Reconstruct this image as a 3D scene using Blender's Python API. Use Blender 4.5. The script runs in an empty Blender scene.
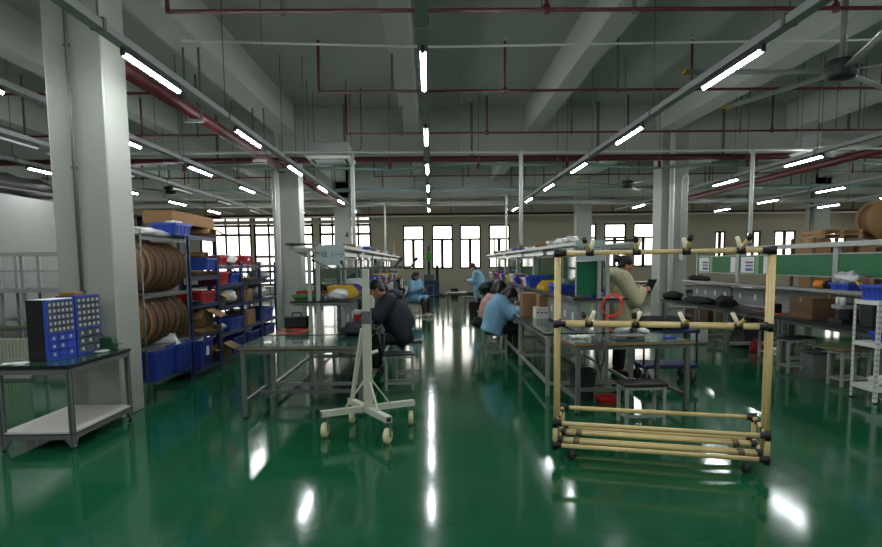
import bpy, bmesh, math, random
from mathutils import Vector, Matrix, noise
random.seed(11)
S = bpy.context.scene
C = S.collection
PI = math.pi

# ------------------------------------------------------------------ camera
EYE = Vector((0, 0, 1.6)); FPX = 640.0; PCX, PCY = 441.0, 325.0
RR = ((0.99981914, 0.01442112, 0.01239798), (-0.01555031, 0.99522004, 0.09641194), (-0.01094835, -0.0965873, 0.9952643))
right = Vector([r[0] for r in RR]); fwd = Vector([r[1] for r in RR]); up = Vector([r[2] for r in RR])
cd = bpy.data.cameras.new('camera'); cam = bpy.data.objects.new('camera', cd); C.objects.link(cam)
cd.sensor_width = 36; cd.lens = 36 * FPX / 882; cd.shift_y = (PCY - 273.5) / 882; cd.shift_x = 0
cd.clip_start = .05; cd.clip_end = 200
cam.matrix_world = Matrix(((right.x, up.x, -fwd.x, EYE.x), (right.y, up.y, -fwd.y, EYE.y), (right.z, up.z, -fwd.z, EYE.z), (0, 0, 0, 1)))
S.camera = cam

# ------------------------------------------------------------------ light and exposure
S.view_settings.view_transform = 'Standard'; S.view_settings.look = 'None'
S.view_settings.exposure = 0.12; S.view_settings.gamma = 1.0; S.view_settings.use_curve_mapping = False
SKY = 4.0          # overcast sky outside the windows
TUBE = 100.0         # radiance of the ceiling tubes
W = bpy.data.worlds.new('overcast_sky'); S.world = W; W.use_nodes = True
bg = W.node_tree.nodes['Background']; bg.inputs[0].default_value = (1.0, .95, .87, 1); bg.inputs[1].default_value = SKY

# ------------------------------------------------------------------ helpers
def ray(px, py):
    d = right * ((px - PCX) / FPX) + fwd + up * ((PCY - py) / FPX)
    return d
def atZ(px, py, z=0.0):
    d = ray(px, py); return EYE + d * ((z - EYE.z) / d.z)
def atY(px, py, Y):
    d = ray(px, py); return EYE + d * (Y / d.y)
def atX(px, py, X):
    d = ray(px, py); return EYE + d * (X / d.x)

def lin(c):
    c = c / 255.0
    return c / 12.92 if c <= .04045 else ((c + .055) / 1.055) ** 2.4
MATS = {}
def mat(name, rgb, rough=.5, metal=0.0, var=.06, scale=6.0, bump=0.0, bscale=60.0, coat=0.0, alpha=1.0, sss=0):
    if name in MATS: return MATS[name]
    m = bpy.data.materials.new(name); m.use_nodes = True; nt = m.node_tree; b = nt.nodes['Principled BSDF']
    col = [lin(v) for v in rgb]
    tc = nt.nodes.new('ShaderNodeTexCoord'); n = nt.nodes.new('ShaderNodeTexNoise'); n.inputs['Scale'].default_value = scale
    n.inputs['Detail'].default_value = 4; nt.links.new(tc.outputs['Object'], n.inputs['Vector'])
    mx = nt.nodes.new('ShaderNodeMix'); mx.data_type = 'RGBA'
    mx.inputs[6].default_value = [max(0, v * (1 - var)) for v in col] + [1]
    mx.inputs[7].default_value = [min(1, v * (1 + var)) for v in col] + [1]
    nt.links.new(n.outputs['Fac'], mx.inputs[0]); nt.links.new(mx.outputs[2], b.inputs['Base Color'])
    b.inputs['Roughness'].default_value = rough; b.inputs['Metallic'].default_value = metal
    b.inputs['Coat Weight'].default_value = coat
    if alpha < 1: b.inputs['Alpha'].default_value = alpha
    if bump:
        n2 = nt.nodes.new('ShaderNodeTexNoise'); n2.inputs['Scale'].default_value = bscale; nt.links.new(tc.outputs['Object'], n2.inputs['Vector'])
        bp = nt.nodes.new('ShaderNodeBump'); bp.inputs['Strength'].default_value = bump; bp.inputs['Distance'].default_value = .01
        nt.links.new(n2.outputs['Fac'], bp.inputs['Height']); nt.links.new(bp.outputs[0], b.inputs['Normal'])
    MATS[name] = m; return m
def emit(name, rgb, strength):
    if name in MATS: return MATS[name]
    m = bpy.data.materials.new(name); m.use_nodes = True; nt = m.node_tree; nt.nodes.clear()
    o = nt.nodes.new('ShaderNodeOutputMaterial'); e = nt.nodes.new('ShaderNodeEmission')
    e.inputs[0].default_value = [lin(v) for v in rgb] + [1]; e.inputs[1].default_value = strength
    nt.links.new(e.outputs[0], o.inputs[0]); MATS[name] = m; return m
def glass(name, tint=(1, 1, 1), gloss=.08, rough=.02, body=0.0, body_rgb=(200, 210, 205)):
    if name in MATS: return MATS[name]
    m = bpy.data.materials.new(name); m.use_nodes = True; nt = m.node_tree; nt.nodes.clear()
    o = nt.nodes.new('ShaderNodeOutputMaterial'); t = nt.nodes.new('ShaderNodeBsdfTransparent'); g = nt.nodes.new('ShaderNodeBsdfGlossy')
    t.inputs[0].default_value = (*tint, 1); g.inputs['Roughness'].default_value = rough
    fr = nt.nodes.new('ShaderNodeFresnel'); fr.inputs[0].default_value = 1.45
    mx = nt.nodes.new('ShaderNodeMixShader'); nt.links.new(fr.outputs[0], mx.inputs[0])
    src = t.outputs[0]
    if body:
        d = nt.nodes.new('ShaderNodeBsdfDiffuse'); d.inputs[0].default_value = [lin(v) for v in body_rgb] + [1]
        m2 = nt.nodes.new('ShaderNodeMixShader'); m2.inputs[0].default_value = body
        nt.links.new(t.outputs[0], m2.inputs[1]); nt.links.new(d.outputs[0], m2.inputs[2]); src = m2.outputs[0]
    nt.links.new(src, mx.inputs[1]); nt.links.new(g.outputs[0], mx.inputs[2]); nt.links.new(mx.outputs[0], o.inputs[0])
    MATS[name] = m; return m

class MB:
    """collects shapes and links them as ONE mesh object"""
    def __init__(self): self.v = []; self.f = []; self.s = []
    def add(self, vs, fs, smooth=False, M=None):
        o = len(self.v)
        self.v += [tuple(M @ Vector(p)) if M else tuple(p) for p in vs]
        self.f += [tuple(i + o for i in f) for f in fs]; self.s += [smooth] * len(fs); return self
    def bx(self, x0, x1, y0, y1, z0, z1, M=None):
        vs = [(x, y, z) for z in (z0, z1) for y in (y0, y1) for x in (x0, x1)]
        return self.add(vs, [(0, 2, 3, 1), (4, 5, 7, 6), (0, 1, 5, 4), (2, 6, 7, 3), (0, 4, 6, 2), (1, 3, 7, 5)], False, M)
    def box(self, c, s, M=None):
        return self.bx(c[0] - s[0] / 2, c[0] + s[0] / 2, c[1] - s[1] / 2, c[1] + s[1] / 2, c[2] - s[2] / 2, c[2] + s[2] / 2, M)
    def bar(self, p, q, w, h=None):                       # square bar between two points
        p = Vector(p); q = Vector(q); h = h or w; d = (q - p); L = d.length; d.normalize()
        u = Vector((0, 0, 1)) if abs(d.z) < .95 else Vector((0, 1, 0))
        a = d.cross(u).normalized(); b = a.cross(d).normalized()
        M = Matrix(((a.x, d.x, b.x, p.x), (a.y, d.y, b.y, p.y), (a.z, d.z, b.z, p.z), (0, 0, 0, 1)))
        return self.bx(-w / 2, w / 2, 0, L, -h / 2, h / 2, M)
    def rings(self, rs, cap=True, smooth=True, M=None):
        n = len(rs[0]); vs = [p for r in rs for p in r]; fs = []
        for k in range(len(rs) - 1):
            for i in range(n):
                j = (i + 1) % n; fs.append((k * n + i, k * n + j, (k + 1) * n + j, (k + 1) * n + i))
        self.add(vs, fs, smooth, M)
        if cap:
            o = len(self.v) - len(vs)
            self.f += [tuple(o + i for i in reversed(range(n))), tuple(o + (len(rs) - 1) * n + i for i in range(n))]; self.s += [False, False]
        return self
    def tube(self, pts, r, n=8, cap=True, M=None):
        pts = [Vector(p) for p in pts]; rr = r if isinstance(r, (list, tuple)) else [r] * len(pts); rs = []; a = None
        for k, p in enumerate(pts):
            d = (pts[min(k + 1, len(pts) - 1)] - pts[max(k - 1, 0)]).normalized()
            if a is None:
                u = Vector((0, 0, 1)) if abs(d.z) < .9 else Vector((0, 1, 0)); a = d.cross(u).normalized()
            else:
                a = (a - d * a.dot(d)).normalized()
            b = d.cross(a); rs.append([p + (a * math.cos(t) + b * math.sin(t)) * rr[k] for t in [2 * PI * i / n for i in range(n)]])
        return self.rings(rs, cap, True, M)
    def cyl(self, p, q, r, n=12, r2=None): return self.tube([p, q], [r, r if r2 is None else r2], n)
    def lathe(self, prof, n=20, M=None, cap=True):        # prof: (radius, z)
        rs = [[(r * math.cos(2 * PI * i / n), r * math.sin(2 * PI * i / n), z) for i in range(n)] for r, z in prof]
        return self.rings(rs, cap, True, M)
    def ball(self, c, r, n=14, m=9, M=None):
        if not isinstance(r, (tuple, list)): r = (r, r, r)
        rs = []
        for k in range(m + 1):
            t = PI * (k + .02 * (k == 0) - .02 * (k == m)) / m
            rs.append([(c[0] + r[0] * math.sin(t) * math.cos(2 * PI * i / n), c[1] + r[1] * math.sin(t) * math.sin(2 * PI * i / n), c[2] - r[2] * math.cos(t)) for i in range(n)])
        return self.rings(rs, True, True, M)
    def prism(self, poly, a0, a1, axis='y', M=None):      # poly in the two other axes
        def P(u, w, a): return {'y': (u, a, w), 'x': (a, u, w), 'z': (u, w, a)}[axis]
        n = len(poly); vs = [P(u, w, a0) for u, w in poly] + [P(u, w, a1) for u, w in poly]
        return self.add(vs, [tuple(range(n))[::-1], tuple(range(n, 2 * n))] + [(i, (i + 1) % n, n + (i + 1) % n, n + i) for i in range(n)], False, M)
    def build(self, name, m, parent=None, bevel=0.0, loc=None, rz=0.0, fix=True):
        me = bpy.data.meshes.new(name); me.from_pydata(self.v, [], self.f)
        for p, s in zip(me.polygons, self.s): p.use_smooth = s
        bm = bmesh.new(); bm.from_mesh(me)
        if fix: bmesh.ops.recalc_face_normals(bm, faces=bm.faces)
        if bevel:
            es = [e for e in bm.edges if len(e.link_faces) == 2 and e.calc_face_angle(0) > .6]
            bmesh.ops.bevel(bm, geom=es, offset=bevel, segments=1, affect='EDGES', profile=.5, clamp_overlap=True)
        bm.to_mesh(me); bm.free()
        if m: me.materials.append(m)
        o = bpy.data.objects.new(name, me); C.objects.link(o)
        if parent: o.parent = parent
        if loc is not None: o.location = loc
        o.rotation_euler = (0, 0, rz)
        return o

def tag(o, label, cat, group=None, kind=None):
    o['label'] = label; o['category'] = cat
    if group: o['group'] = group
    if kind: o['kind'] = kind
    return o
def thing(name, label, cat, loc=(0, 0, 0), rz=0.0, group=None):
    o = bpy.data.objects.new(name, None); C.objects.link(o); o.empty_display_size = .1
    o.location = loc; o.rotation_euler = (0, 0, rz); return tag(o, label, cat, group)
KIDS = {}
def kids(o): return [c for c in o.children]
def dup(root, loc, rz=0.0, label=None, group=None, ch=None):
    r = root.copy(); C.objects.link(r); r.location = loc; r.rotation_euler = (0, 0, rz)
    if label: r['label'] = label
    if group: r['group'] = group
    for c0 in (ch if ch is not None else list(root.children)):
        c = c0.copy(); C.objects.link(c); c.parent = r
        for g0 in list(c0.children):
            g = g0.copy(); C.objects.link(g); g.parent = c
    return r
def struct(name, mb, m, parent=None, **k):
    o = mb.build(name, m, parent, **k)
    if parent is None: o['kind'] = 'structure'
    return o
ORD = ['first', 'second', 'third', 'fourth', 'fifth', 'sixth', 'seventh', 'eighth', 'ninth', 'tenth', 'eleventh', 'twelfth', 'thirteenth', 'fourteenth']
CJK = None
def text_part(name, s, size, m, parent, M, depth=.001):
    """lettering as a real thin mesh, laid out in local x (right) / y (up), placed by M"""
    cu = bpy.data.curves.new(name, 'FONT'); cu.body = s; cu.size = size; cu.align_x = 'CENTER'; cu.align_y = 'CENTER'; cu.extrude = depth
    t = bpy.data.objects.new(name, cu); C.objects.link(t); bpy.context.view_layer.update()
    me = bpy.data.meshes.new_from_object(t.evaluated_get(bpy.context.evaluated_depsgraph_get()))
    bpy.data.objects.remove(t); me.transform(M); me.materials.clear(); me.materials.append(m)
    o = bpy.data.objects.new(name, me); C.objects.link(o); o.parent = parent; return o

# ------------------------------------------------------------------ materials
m_wall = mat('white_paint', (166, 168, 160), .55, var=.05, scale=2, bump=.05)
m_col = mat('column_paint', (154, 158, 147), .5, var=.06, scale=1.5, bump=.08, bscale=25)
m_back = mat('grey_plaster', (205, 198, 178), .7, var=.06, scale=1.2)
m_ceil = mat('ceiling_paint', (158, 165, 155), .8, var=.05, scale=.8)
m_beam = mat('beam_paint', (172, 178, 167), .75, var=.05, scale=.8)
m_frame = mat('red_brown_frame', (66, 42, 36), .5)
m_pane = glass('window_glass', (.97, .98, .97))
m_alu = mat('aluminium_profile', (158, 162, 157), .38, .35, var=.08, scale=14)
m_steel = mat('grey_steel', (100, 105, 101), .45, .2, var=.08, scale=14)
m_galv = mat('galvanised_steel', (170, 173, 168), .4, .35, var=.1, scale=9)
m_black = mat('black_plastic', (18, 18, 19), .45)
m_dark = mat('dark_rubber', (28, 29, 29), .6)
m_red = mat('red_pipe_paint', (88, 28, 31), .45, var=.1)
m_white = mat('white_plastic', (212, 213, 206), .45)
m_cond = mat('white_conduit', (216, 220, 212), .45)
m_teal = mat('pale_teal_conduit', (120, 140, 136), .5)
m_cream = mat('cream_pipe', (214, 190, 130), .38, var=.07, scale=20)
m_creamw = mat('bare_pipe_end', (222, 212, 184), .45)
m_green = mat('green_mat', (24, 66, 50), .22, var=.12, scale=5, coat=.3)
m_greenb = mat('green_board', (10, 100, 54), .55, var=.12, scale=3)
m_blue = mat('blue_plastic', (44, 72, 170), .42, var=.08)
m_blued = mat('dark_blue_plastic', (36, 54, 140), .45, var=.1)
m_rack = mat('blue_rack_steel', (36, 48, 92), .4, .2, var=.1)
m_card = mat('brown_cardboard', (138, 104, 66), .8, var=.1, scale=4)
m_cardd = mat('dark_cardboard', (96, 70, 44), .8, var=.15, scale=4)
m_yellow = mat('yellow_plastic', (206, 168, 24), .4)
m_redp = mat('red_plastic', (168, 28, 34), .42)
m_wbag = mat('clear_plastic_bag', (196, 198, 196), .25, var=.1, scale=18, bump=.3, bscale=30)
m_stool = mat('pale_green_grey_paint', (142, 150, 138), .45, var=.06)
m_seat = mat('dark_green_seat', (30, 48, 42), .4)
m_seatb = mat('black_seat', (22, 22, 23), .45)
m_trol = mat('ivory_paint', (186, 190, 170), .42, var=.08, scale=12)
m_tyre = mat('yellowed_nylon_wheel', (214, 206, 160), .45, var=.1)
m_track = mat('grey_track_paint', (150, 154, 150), .75)
m_house = mat('dark_lamp_housing', (58, 60, 58), .75)
m_label = mat('off_white_label', (176, 178, 172), .7)
m_paper = mat('white_paper', (214, 216, 214), .7, var=.03)
m_sign = mat('pale_grey_sign', (146, 158, 156), .45, var=.03)
m_ink = mat('dark_ink', (16, 20, 22), .6)
m_cloth = mat('black_cloth', (20, 21, 24), .85, bump=.3, bscale=12)
m_coil = mat('orange_red_hose', (222, 66, 48), .35)
m_tube = emit('lit_tube', (246, 250, 255), TUBE)
m_off = mat('unlit_tube', (214, 218, 216), .35)
m_sock = mat('grey_trunking', (118, 122, 120), .5)
m_wood = mat('raw_wood', (150, 116, 76), .7, var=.15, scale=6)
# ------------------------------------------------------------------ setting: floor
def floor_material():
    m = bpy.data.materials.new('green_epoxy_floor'); m.use_nodes = True; nt = m.node_tree; b = nt.nodes['Principled BSDF']
    tc = nt.nodes.new('ShaderNodeTexCoord')
    n = nt.nodes.new('ShaderNodeTexNoise'); n.inputs['Scale'].default_value = .55; n.inputs['Detail'].default_value = 6
    nt.links.new(tc.outputs['Object'], n.inputs['Vector'])
    cr = nt.nodes.new('ShaderNodeValToRGB'); e = cr.color_ramp.elements
    e[0].position = .3; e[0].color = (lin(17), lin(74), lin(46), 1); e[1].position = .72; e[1].color = (lin(24), lin(90), lin(57), 1)
    nt.links.new(n.outputs['Fac'], cr.inputs[0]); nt.links.new(cr.outputs[0], b.inputs['Base Color'])
    n2 = nt.nodes.new('ShaderNodeTexNoise'); n2.inputs['Scale'].default_value = 3.0; n2.inputs['Detail'].default_value = 5
    nt.links.new(tc.outputs['Object'], n2.inputs['Vector'])
    mr = nt.nodes.new('ShaderNodeMapRange'); mr.inputs[3].default_value = .075; mr.inputs[4].default_value = .13
    nt.links.new(n2.outputs['Fac'], mr.inputs[0]); nt.links.new(mr.outputs[0], b.inputs['Roughness'])
    n3 = nt.nodes.new('ShaderNodeTexNoise'); n3.inputs['Scale'].default_value = 5.0; nt.links.new(tc.outputs['Object'], n3.inputs['Vector'])
    bp = nt.nodes.new('ShaderNodeBump'); bp.inputs['Strength'].default_value = .06; bp.inputs['Distance'].default_value = .008
    nt.links.new(n3.outputs['Fac'], bp.inputs['Height']); nt.links.new(bp.outputs[0], b.inputs['Normal'])
    b.inputs['Specular IOR Level'].default_value = .27
    return m
m_floor = floor_material()
XL, XR, YN, YF, ZC = -13.0, 24.0, -7.0, 32.6, 5.35
struct('floor', MB().bx(XL, XR, YN, YF + .25, -.2, 0), m_floor)
struct('ceiling', MB().bx(XL - .2, XR + .2, YN - .2, YF + .25, ZC, ZC + .25), m_ceil)
def side_wall_added_windows(name, x0, x1, opens, m, n0):
    mb = MB(); y = YN
    for a, b, z0, z1 in opens:
        mb.bx(x0, x1, y, a, 0, ZC); mb.bx(x0, x1, a, b, 0, z0); mb.bx(x0, x1, a, b, z1, ZC); y = b
    mb.bx(x0, x1, y, YF, 0, ZC); struct(name, mb, m)
    for i, (a, b, z0, z1) in enumerate(opens):
        fr = MB(); xa, xb = x0 + .08, x0 + .16; t = .06
        fr.bx(xa, xb, a, b, z0, z0 + t); fr.bx(xa, xb, a, b, z1 - t, z1)
        for k in range(5): yk = a + (b - a - t) * k / 4; fr.bx(xa, xb, yk, yk + t, z0, z1)
        o = struct('window_%d' % (n0 + i), fr, m_frame); MB().bx(x0 + .115, x0 + .122, a, b, z0, z1).build('pane', m_pane, o)  # side windows are unseen, added to let more daylight into the hall
side_wall_added_windows('wall_right', XR, XR + .25, [(y, y + 3.4, 1.0, 3.9) for y in (-4.5, .5, 5.5, 10.5, 17.0, 21.5, 27.0)], m_back, 20)
side_wall_added_windows('wall_left', XL - .25, XL, [(y, y + 3.4, 1.0, 3.9) for y in (17.5, 21.5, 26.5)], m_wall, 30)
struct('wall_front', MB().bx(XL, XR, YN - .25, YN, 0, ZC), m_wall)

# back wall with window openings
def gridwin(x0, x1, z0, z1, xs, zs): return (x0, x1, z0, z1, xs, zs)
wins = []
for a, b in ((-11.6, -9.0), (-8.9, -5.9), (-5.6, -3.0)):
    w = b - a; n = 4
    wins.append(gridwin(a, b, .55, 4.0, [a + w * i / n for i in range(1, n)], [1.25, 2.0, 3.1, 3.55]))
for a, b in ((-1.40, -.34), (.06, 1.12), (1.47, 2.54), (2.94, 4.01)):
    wins.append(gridwin(a, b, 1.3, 3.5, [(a + b) / 2], [2.78]))
for a, b in ((7.35, 8.4), (8.8, 9.92), (10.28, 11.36), (14.45, 15.0), (16.05, 16.8), (17.5, 18.6), (20.3, 21.2)):
    wins.append(gridwin(a, b, 1.3 if a < 14 else 1.18, 3.5 if a < 14 else 3.05, [(a + b) / 2], [2.78] if a < 14 else []))
mb = MB(); xs = XL
for w in sorted(wins):
    mb.bx(xs, w[0], YF, YF + .25, 0, ZC); mb.bx(w[0], w[1], YF, YF + .25, 0, w[2]); mb.bx(w[0], w[1], YF, YF + .25, w[3], ZC); xs = w[1]
mb.bx(xs, XR, YF, YF + .25, 0, ZC)
struct('wall_back', mb, m_back)
for i, (a, b, z0, z1, vx, hz) in enumerate(sorted(wins)):
    fr = MB(); t = .08 if len(hz) < 3 else .1; y0, y1 = YF + .02, YF + .1
    fr.bx(a, a + t, y0, y1, z0, z1); fr.bx(b - t, b, y0, y1, z0, z1); fr.bx(a, b, y0, y1, z0, z0 + t); fr.bx(a, b, y0, y1, z1 - t, z1)
    for x in vx: fr.bx(x - t * (1.1 if len(hz) < 3 else .5), x + t * (0.8 if len(hz) < 3 else .5), y0, y1, z0, z1 if len(hz) > 2 or not hz else hz[0])
    for z in hz: fr.bx(a, b, y0, y1, z - t * .6, z + t * .6)
    o = struct('window_%d' % (i + 1), fr, m_frame)
    MB().bx(a, b, YF + .055, YF + .062, z0, z1).build('pane', m_pane, o)
    MB().bx(a - .04, b + .04, YF - .05, YF + .02, z0 - .05, z0).build('sill', m_back, o)
struct('baseboard_back', MB().bx(XL, XR, YF - .015, YF, 0, .1), mat('dark_skirting', (74, 72, 66), .6))
struct('trim_1', MB().bx(XL, XR, YF - .14, YF, 3.62, 3.8), m_back)          # lintel band along the back wall

# ceiling beams
jx = [-12.3, -9.2, -6.2, -3.45, -.42, 2.5, 5.75, 8.9, 12.0, 15.2, 18.3, 21.5]
for i, x in enumerate(jx):
    w = .46 if x in (-3.45, 5.75, 15.2) else .34
    struct('trim_%d' % (i + 2), MB().bx(x - w / 2, x + w / 2, YN, YF, 4.72, ZC), m_beam)
for i, (y, z) in enumerate(((6.94, 4.45), (16.2, 4.2), (25.2, 4.12))):
    struct('trim_%d' % (i + 20), MB().bx(XL, XR, y - .3, y + .3, z, ZC), m_beam)
# columns
colp = [(-3.56, 6.94, .58, .52), (-3.53, 16.2, .66, .56), (-3.4, 25.2, .6, .6), (6.02, 16.2, .66, .62), (5.95, 25.2, .58, .58), (15.2, 25.2, .64, .6), (-12.6, 16.2, .6, .6)]
for i, (x, y, w, d) in enumerate(colp):
    struct('trim_%d' % (i + 30), MB().bx(x - w / 2, x + w / 2, y - d / 2, y + d / 2, 0, ZC), m_col, bevel=.012)
# white partition on the far left
struct('wall_partition', MB().bx(-8.2, -8.0, 3.0, 15.9, 0, 2.98), mat('partition_paint', (136, 138, 132), .55))

# round downpipes and conduits fixed to the columns
def pipe_thing(name, label, pts, r, m, n=10, cat='pipe', group=None):
    return tag(MB().tube(pts, r, n).build(name, m), label, cat, group)
t = thing('wall_conduit', 'thin grey conduit running down the front of the nearest white column', 'conduit', (-3.6, 6.66, 0))
MB().tube([(0, 0, .9), (0, 0, 5.3)], .018, 8).build('conduit_tube', m_steel, t)
for z in (1.35, 2.6, 3.8): MB().bx(-.035, .035, -.004, .018, z - .012, z + .012).build('clip', m_steel, t)
pipe_thing('downpipe', 'white round downpipe on the front of the second left column', [(-3.72, 15.86, 0), (-3.72, 15.86, 5.3)], .055, m_white)
pipe_thing('downpipe', 'white round downpipe on the left half of the large right column', [(5.92, 15.82, 0), (5.92, 15.82, 5.3)], .065, m_white)
t = thing('wall_conduit', 'thin white conduit ending in a switch box on the large right column', 'conduit', (6.18, 15.88, 0))
MB().tube([(0, -.02, 1.75), (0, -.02, 3.6), (.12, -.02, 3.7)], .014, 8).build('conduit_tube', m_white, t)
MB().bx(-.05, .05, -.06, .0, 1.6, 1.76).build('switch_box', m_white, t, bevel=.006)
pipe_thing('downpipe', 'thin grey pipe standing left of the far right column', [(14.75, 24.85, 0), (14.75, 24.85, 4.5)], .06, m_steel)

# ------------------------------------------------------------------ ceiling services
# lighting tracks with tubes
ROWS = [(-2.68, 'the row left of the aisle', 6), (-.05, 'the row over the central aisle', 6), (2.98, 'the row right of the aisle', 6),
        (-4.55, 'the second row left of the aisle', 6), (-7.55, 'the leftmost lit row', 6), (7.15, 'the second row right of the aisle', 6), (10.9, 'the third row right of the aisle', 6), (14.1, 'the rightmost lit row', 6)]
Y0, DY, ZT, LT = 5.85, 3.25, 3.46, 1.28
PROTO_T = None
def make_tube(label, on=True):
    t = thing('tube_light', label, 'light', (0, 0, 0))
    MB().prism([(-.026, .0005), (.026, .0005), (.016, .012), (.016, .048), (-.016, .048), (-.016, .012)], 0, LT, 'y').build('housing', m_house, t)
    MB().prism([(-.024, 0), (-.021, -.014), (-.012, -.024), (0, -.028), (.012, -.024), (.021, -.014), (.024, 0)], .03, LT - .03, 'y').build('lit_tube' if on else 'unlit_tube', m_tube if on else m_off, t)
    for y in (0, LT - .03): MB().bx(-.018, .018, y, y + .03, -.022, .03).build('end_cap', m_house, t)
    return t
def make_track(x, where, y0=-5.5, y1=24.9):
    t = thing('lighting_track', 'grey hung metal channel carrying ' + where, 'track', (x, 0, ZT))
    MB().prism([(-.05, .06), (.05, .06), (.05, .13), (.042, .13), (.042, .066), (-.042, .066), (-.042, .13), (-.05, .13)], y0, y1, 'y').build('channel', m_track, t)
    y = y0 + 1.2; 
    while y < y1:
        MB().cyl((.0, y, .06), (.0, y, ZC - ZT), .007, 6).build('hanger_rod', m_steel, t)
        MB().bx(-.06, .06, y - .025, y + .025, .056, .15).build('hanger_clamp', m_steel, t); y += 3.25
    return t
proto = None
for x, where, n in ROWS:
    make_track(x, where)
    for k in range(-3, n):
        y = Y0 + DY * k + {7.15: -.6, 10.9: 1.3}.get(x, 0)
        if k < 0: lab = 'unseen lit tube light overhead, %s nearest the viewer in %s' % (ORD[-k - 1], where)  # unseen tubes over and behind the camera, added to light the foreground
        else: lab = 'lit tube light, %s from the front in %s' % (ORD[k], where)
        if proto is None: proto = make_tube(lab); proto.location = (x, y, ZT + .004); proto['group'] = 'lit tube lights'; PCH = list(proto.children)
        else: dup(proto, (x, y, ZT + .004), 0, lab, 'lit tube lights', PCH)
make_track(-6.15, 'the unlit row on the left')
off = None
for k in range(6):
    lab = 'unlit tube light, %s from the front in the unlit row on the left' % ORD[k]
    if off is None: off = make_tube(lab, False); off.location = (-6.15, Y0, ZT + .004); off['group'] = 'unlit tube lights'; OCH = list(off.children)
    else: dup(off, (-6.15, Y0 + DY * k, ZT + .004), 0, lab, 'unlit tube lights', OCH)

# red sprinkler branch pipes
def sprinkler(label, y, z, x0, x1, risers, bend0=True, drop=None):
    t = thing('sprinkler_pipe', label, 'pipe', (0, y, z))
    pts = [(x0, 0, 0), (x1, 0, 0)]
    MB().tube(pts, .021, 8).build('branch_pipe', m_red, t)
    if bend0: MB().tube([(x0, 0, -.01), (x0, 0, .75)], .024, 8).build('riser', m_red, t)
    for x in risers:
        MB().tube([(x, 0, 0), (x, 0, .72)], .02, 8).build('riser', m_red, t)
        MB().cyl((x, 0, -.035), (x, 0, .045), .036, 8).build('tee_fitting', m_red, t)
        MB().lathe([(.006, .72), (.012, .75), (.03, .76), (.03, .765), (.008, .8)], 10, Matrix.Translation((x, 0, 0))).build('sprinkler_head', m_galv, t)
    x = x0 + 1.1
    while x < x1 - .4:
        MB().bx(x - .02, x + .02, -.012, .012, -.045, ZC - z).build('pipe_hanger', m_steel, t); x += 3.4
    return t
RD = [1.15, 3.98, 6.9, 9.8, 12.7]
zs_ = 4.18
for i, y in enumerate((6.45, 9.95, 13.1, 19.4, 22.7)):
    z = zs_ if y > 6.5 else 4.03
    sprinkler('thin red sprinkler pipe crossing the ceiling, %s from the front, right of the left columns' % ORD[i], y, z, -1.65 if y > 7 else -2.5, 16, RD)
for i, y in enumerate((9.95, 13.1, 19.4, 22.7)):
    sprinkler('thin red sprinkler pipe crossing the left bay, %s from the front, left of the columns' % ORD[i], y, zs_, -12.5, -3.75, [-11.3, -8.5, -5.7], False)
t = thing('main_pipe', 'thick red main pipe crossing the hall in front of the second beam', 'pipe', (0, 15.5, 4.05))
MB().tube([(-12.8, 0, 0), (23, 0, 0)], .075, 10).build('pipe_run', m_red, t)
for x in [-11, -8, -5, -2, 1, 4, 7, 10, 13, 16]: MB().bx(x - .03, x + .03, -.02, .02, -.1, ZC - 4.05).build('pipe_hanger', m_steel, t)
t = thing('main_pipe', 'thick red main pipe running from the nearest column to the second column on the left', 'pipe', (-3.42, 0, 3.8))
MB().tube([(0, 7.3, 0), (0, 14.9, 0)], .085, 12).build('pipe_run', m_red, t)
MB().tube([(0, 14.9, 0), (0, 15.12, 0)], .11, 12).build('flange', m_red, t)
for y in (9.6, 13.2):
    MB().bx(-.14, .14, y - .03, y + .03, -.13, -.09).build('pipe_bracket', m_galv, t)
    for sx in (-.11, .11): MB().bx(sx - .014, sx + .014, y - .014, y + .014, -.09, ZC - 3.8).build('bracket_rod', m_steel, t)
t = thing('main_pipe', 'thick red main pipe running on behind the second column on the left', 'pipe', (-3.3, 0, 3.8))
MB().tube([(0, 17, 0), (0, 24.6, 0)], .085, 12).build('pipe_run', m_red, t)
for y in (18.5, 22): MB().bx(-.014, .014, y - .014, y + .014, .05, ZC - 3.8).build('bracket_rod', m_steel, t)
t = thing('main_pipe', 'thick red main pipe sloping away above the right assembly line', 'pipe', (9.0, 0, 3.75))
MB().tube([(0, 8, 0), (0, 24.7, 0)], .085, 12).build('pipe_run', m_red, t)
for y in (11, 15, 19, 23): MB().bx(-.014, .014, y - .014, y + .014, .05, ZC - 3.75).build('bracket_rod', m_steel, t)
t = thing('main_pipe', 'red main pipe along the top of the back wall', 'pipe', (0, 31.9, 3.95))
MB().tube([(-12.5, 0, 0), (23, 0, 0)], .09, 10).build('pipe_run', m_red, t)
for x in range(-11, 23, 4): MB().bx(x - .02, x + .02, -.02, .02, .05, ZC - 3.95).build('pipe_hanger', m_steel, t)
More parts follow.
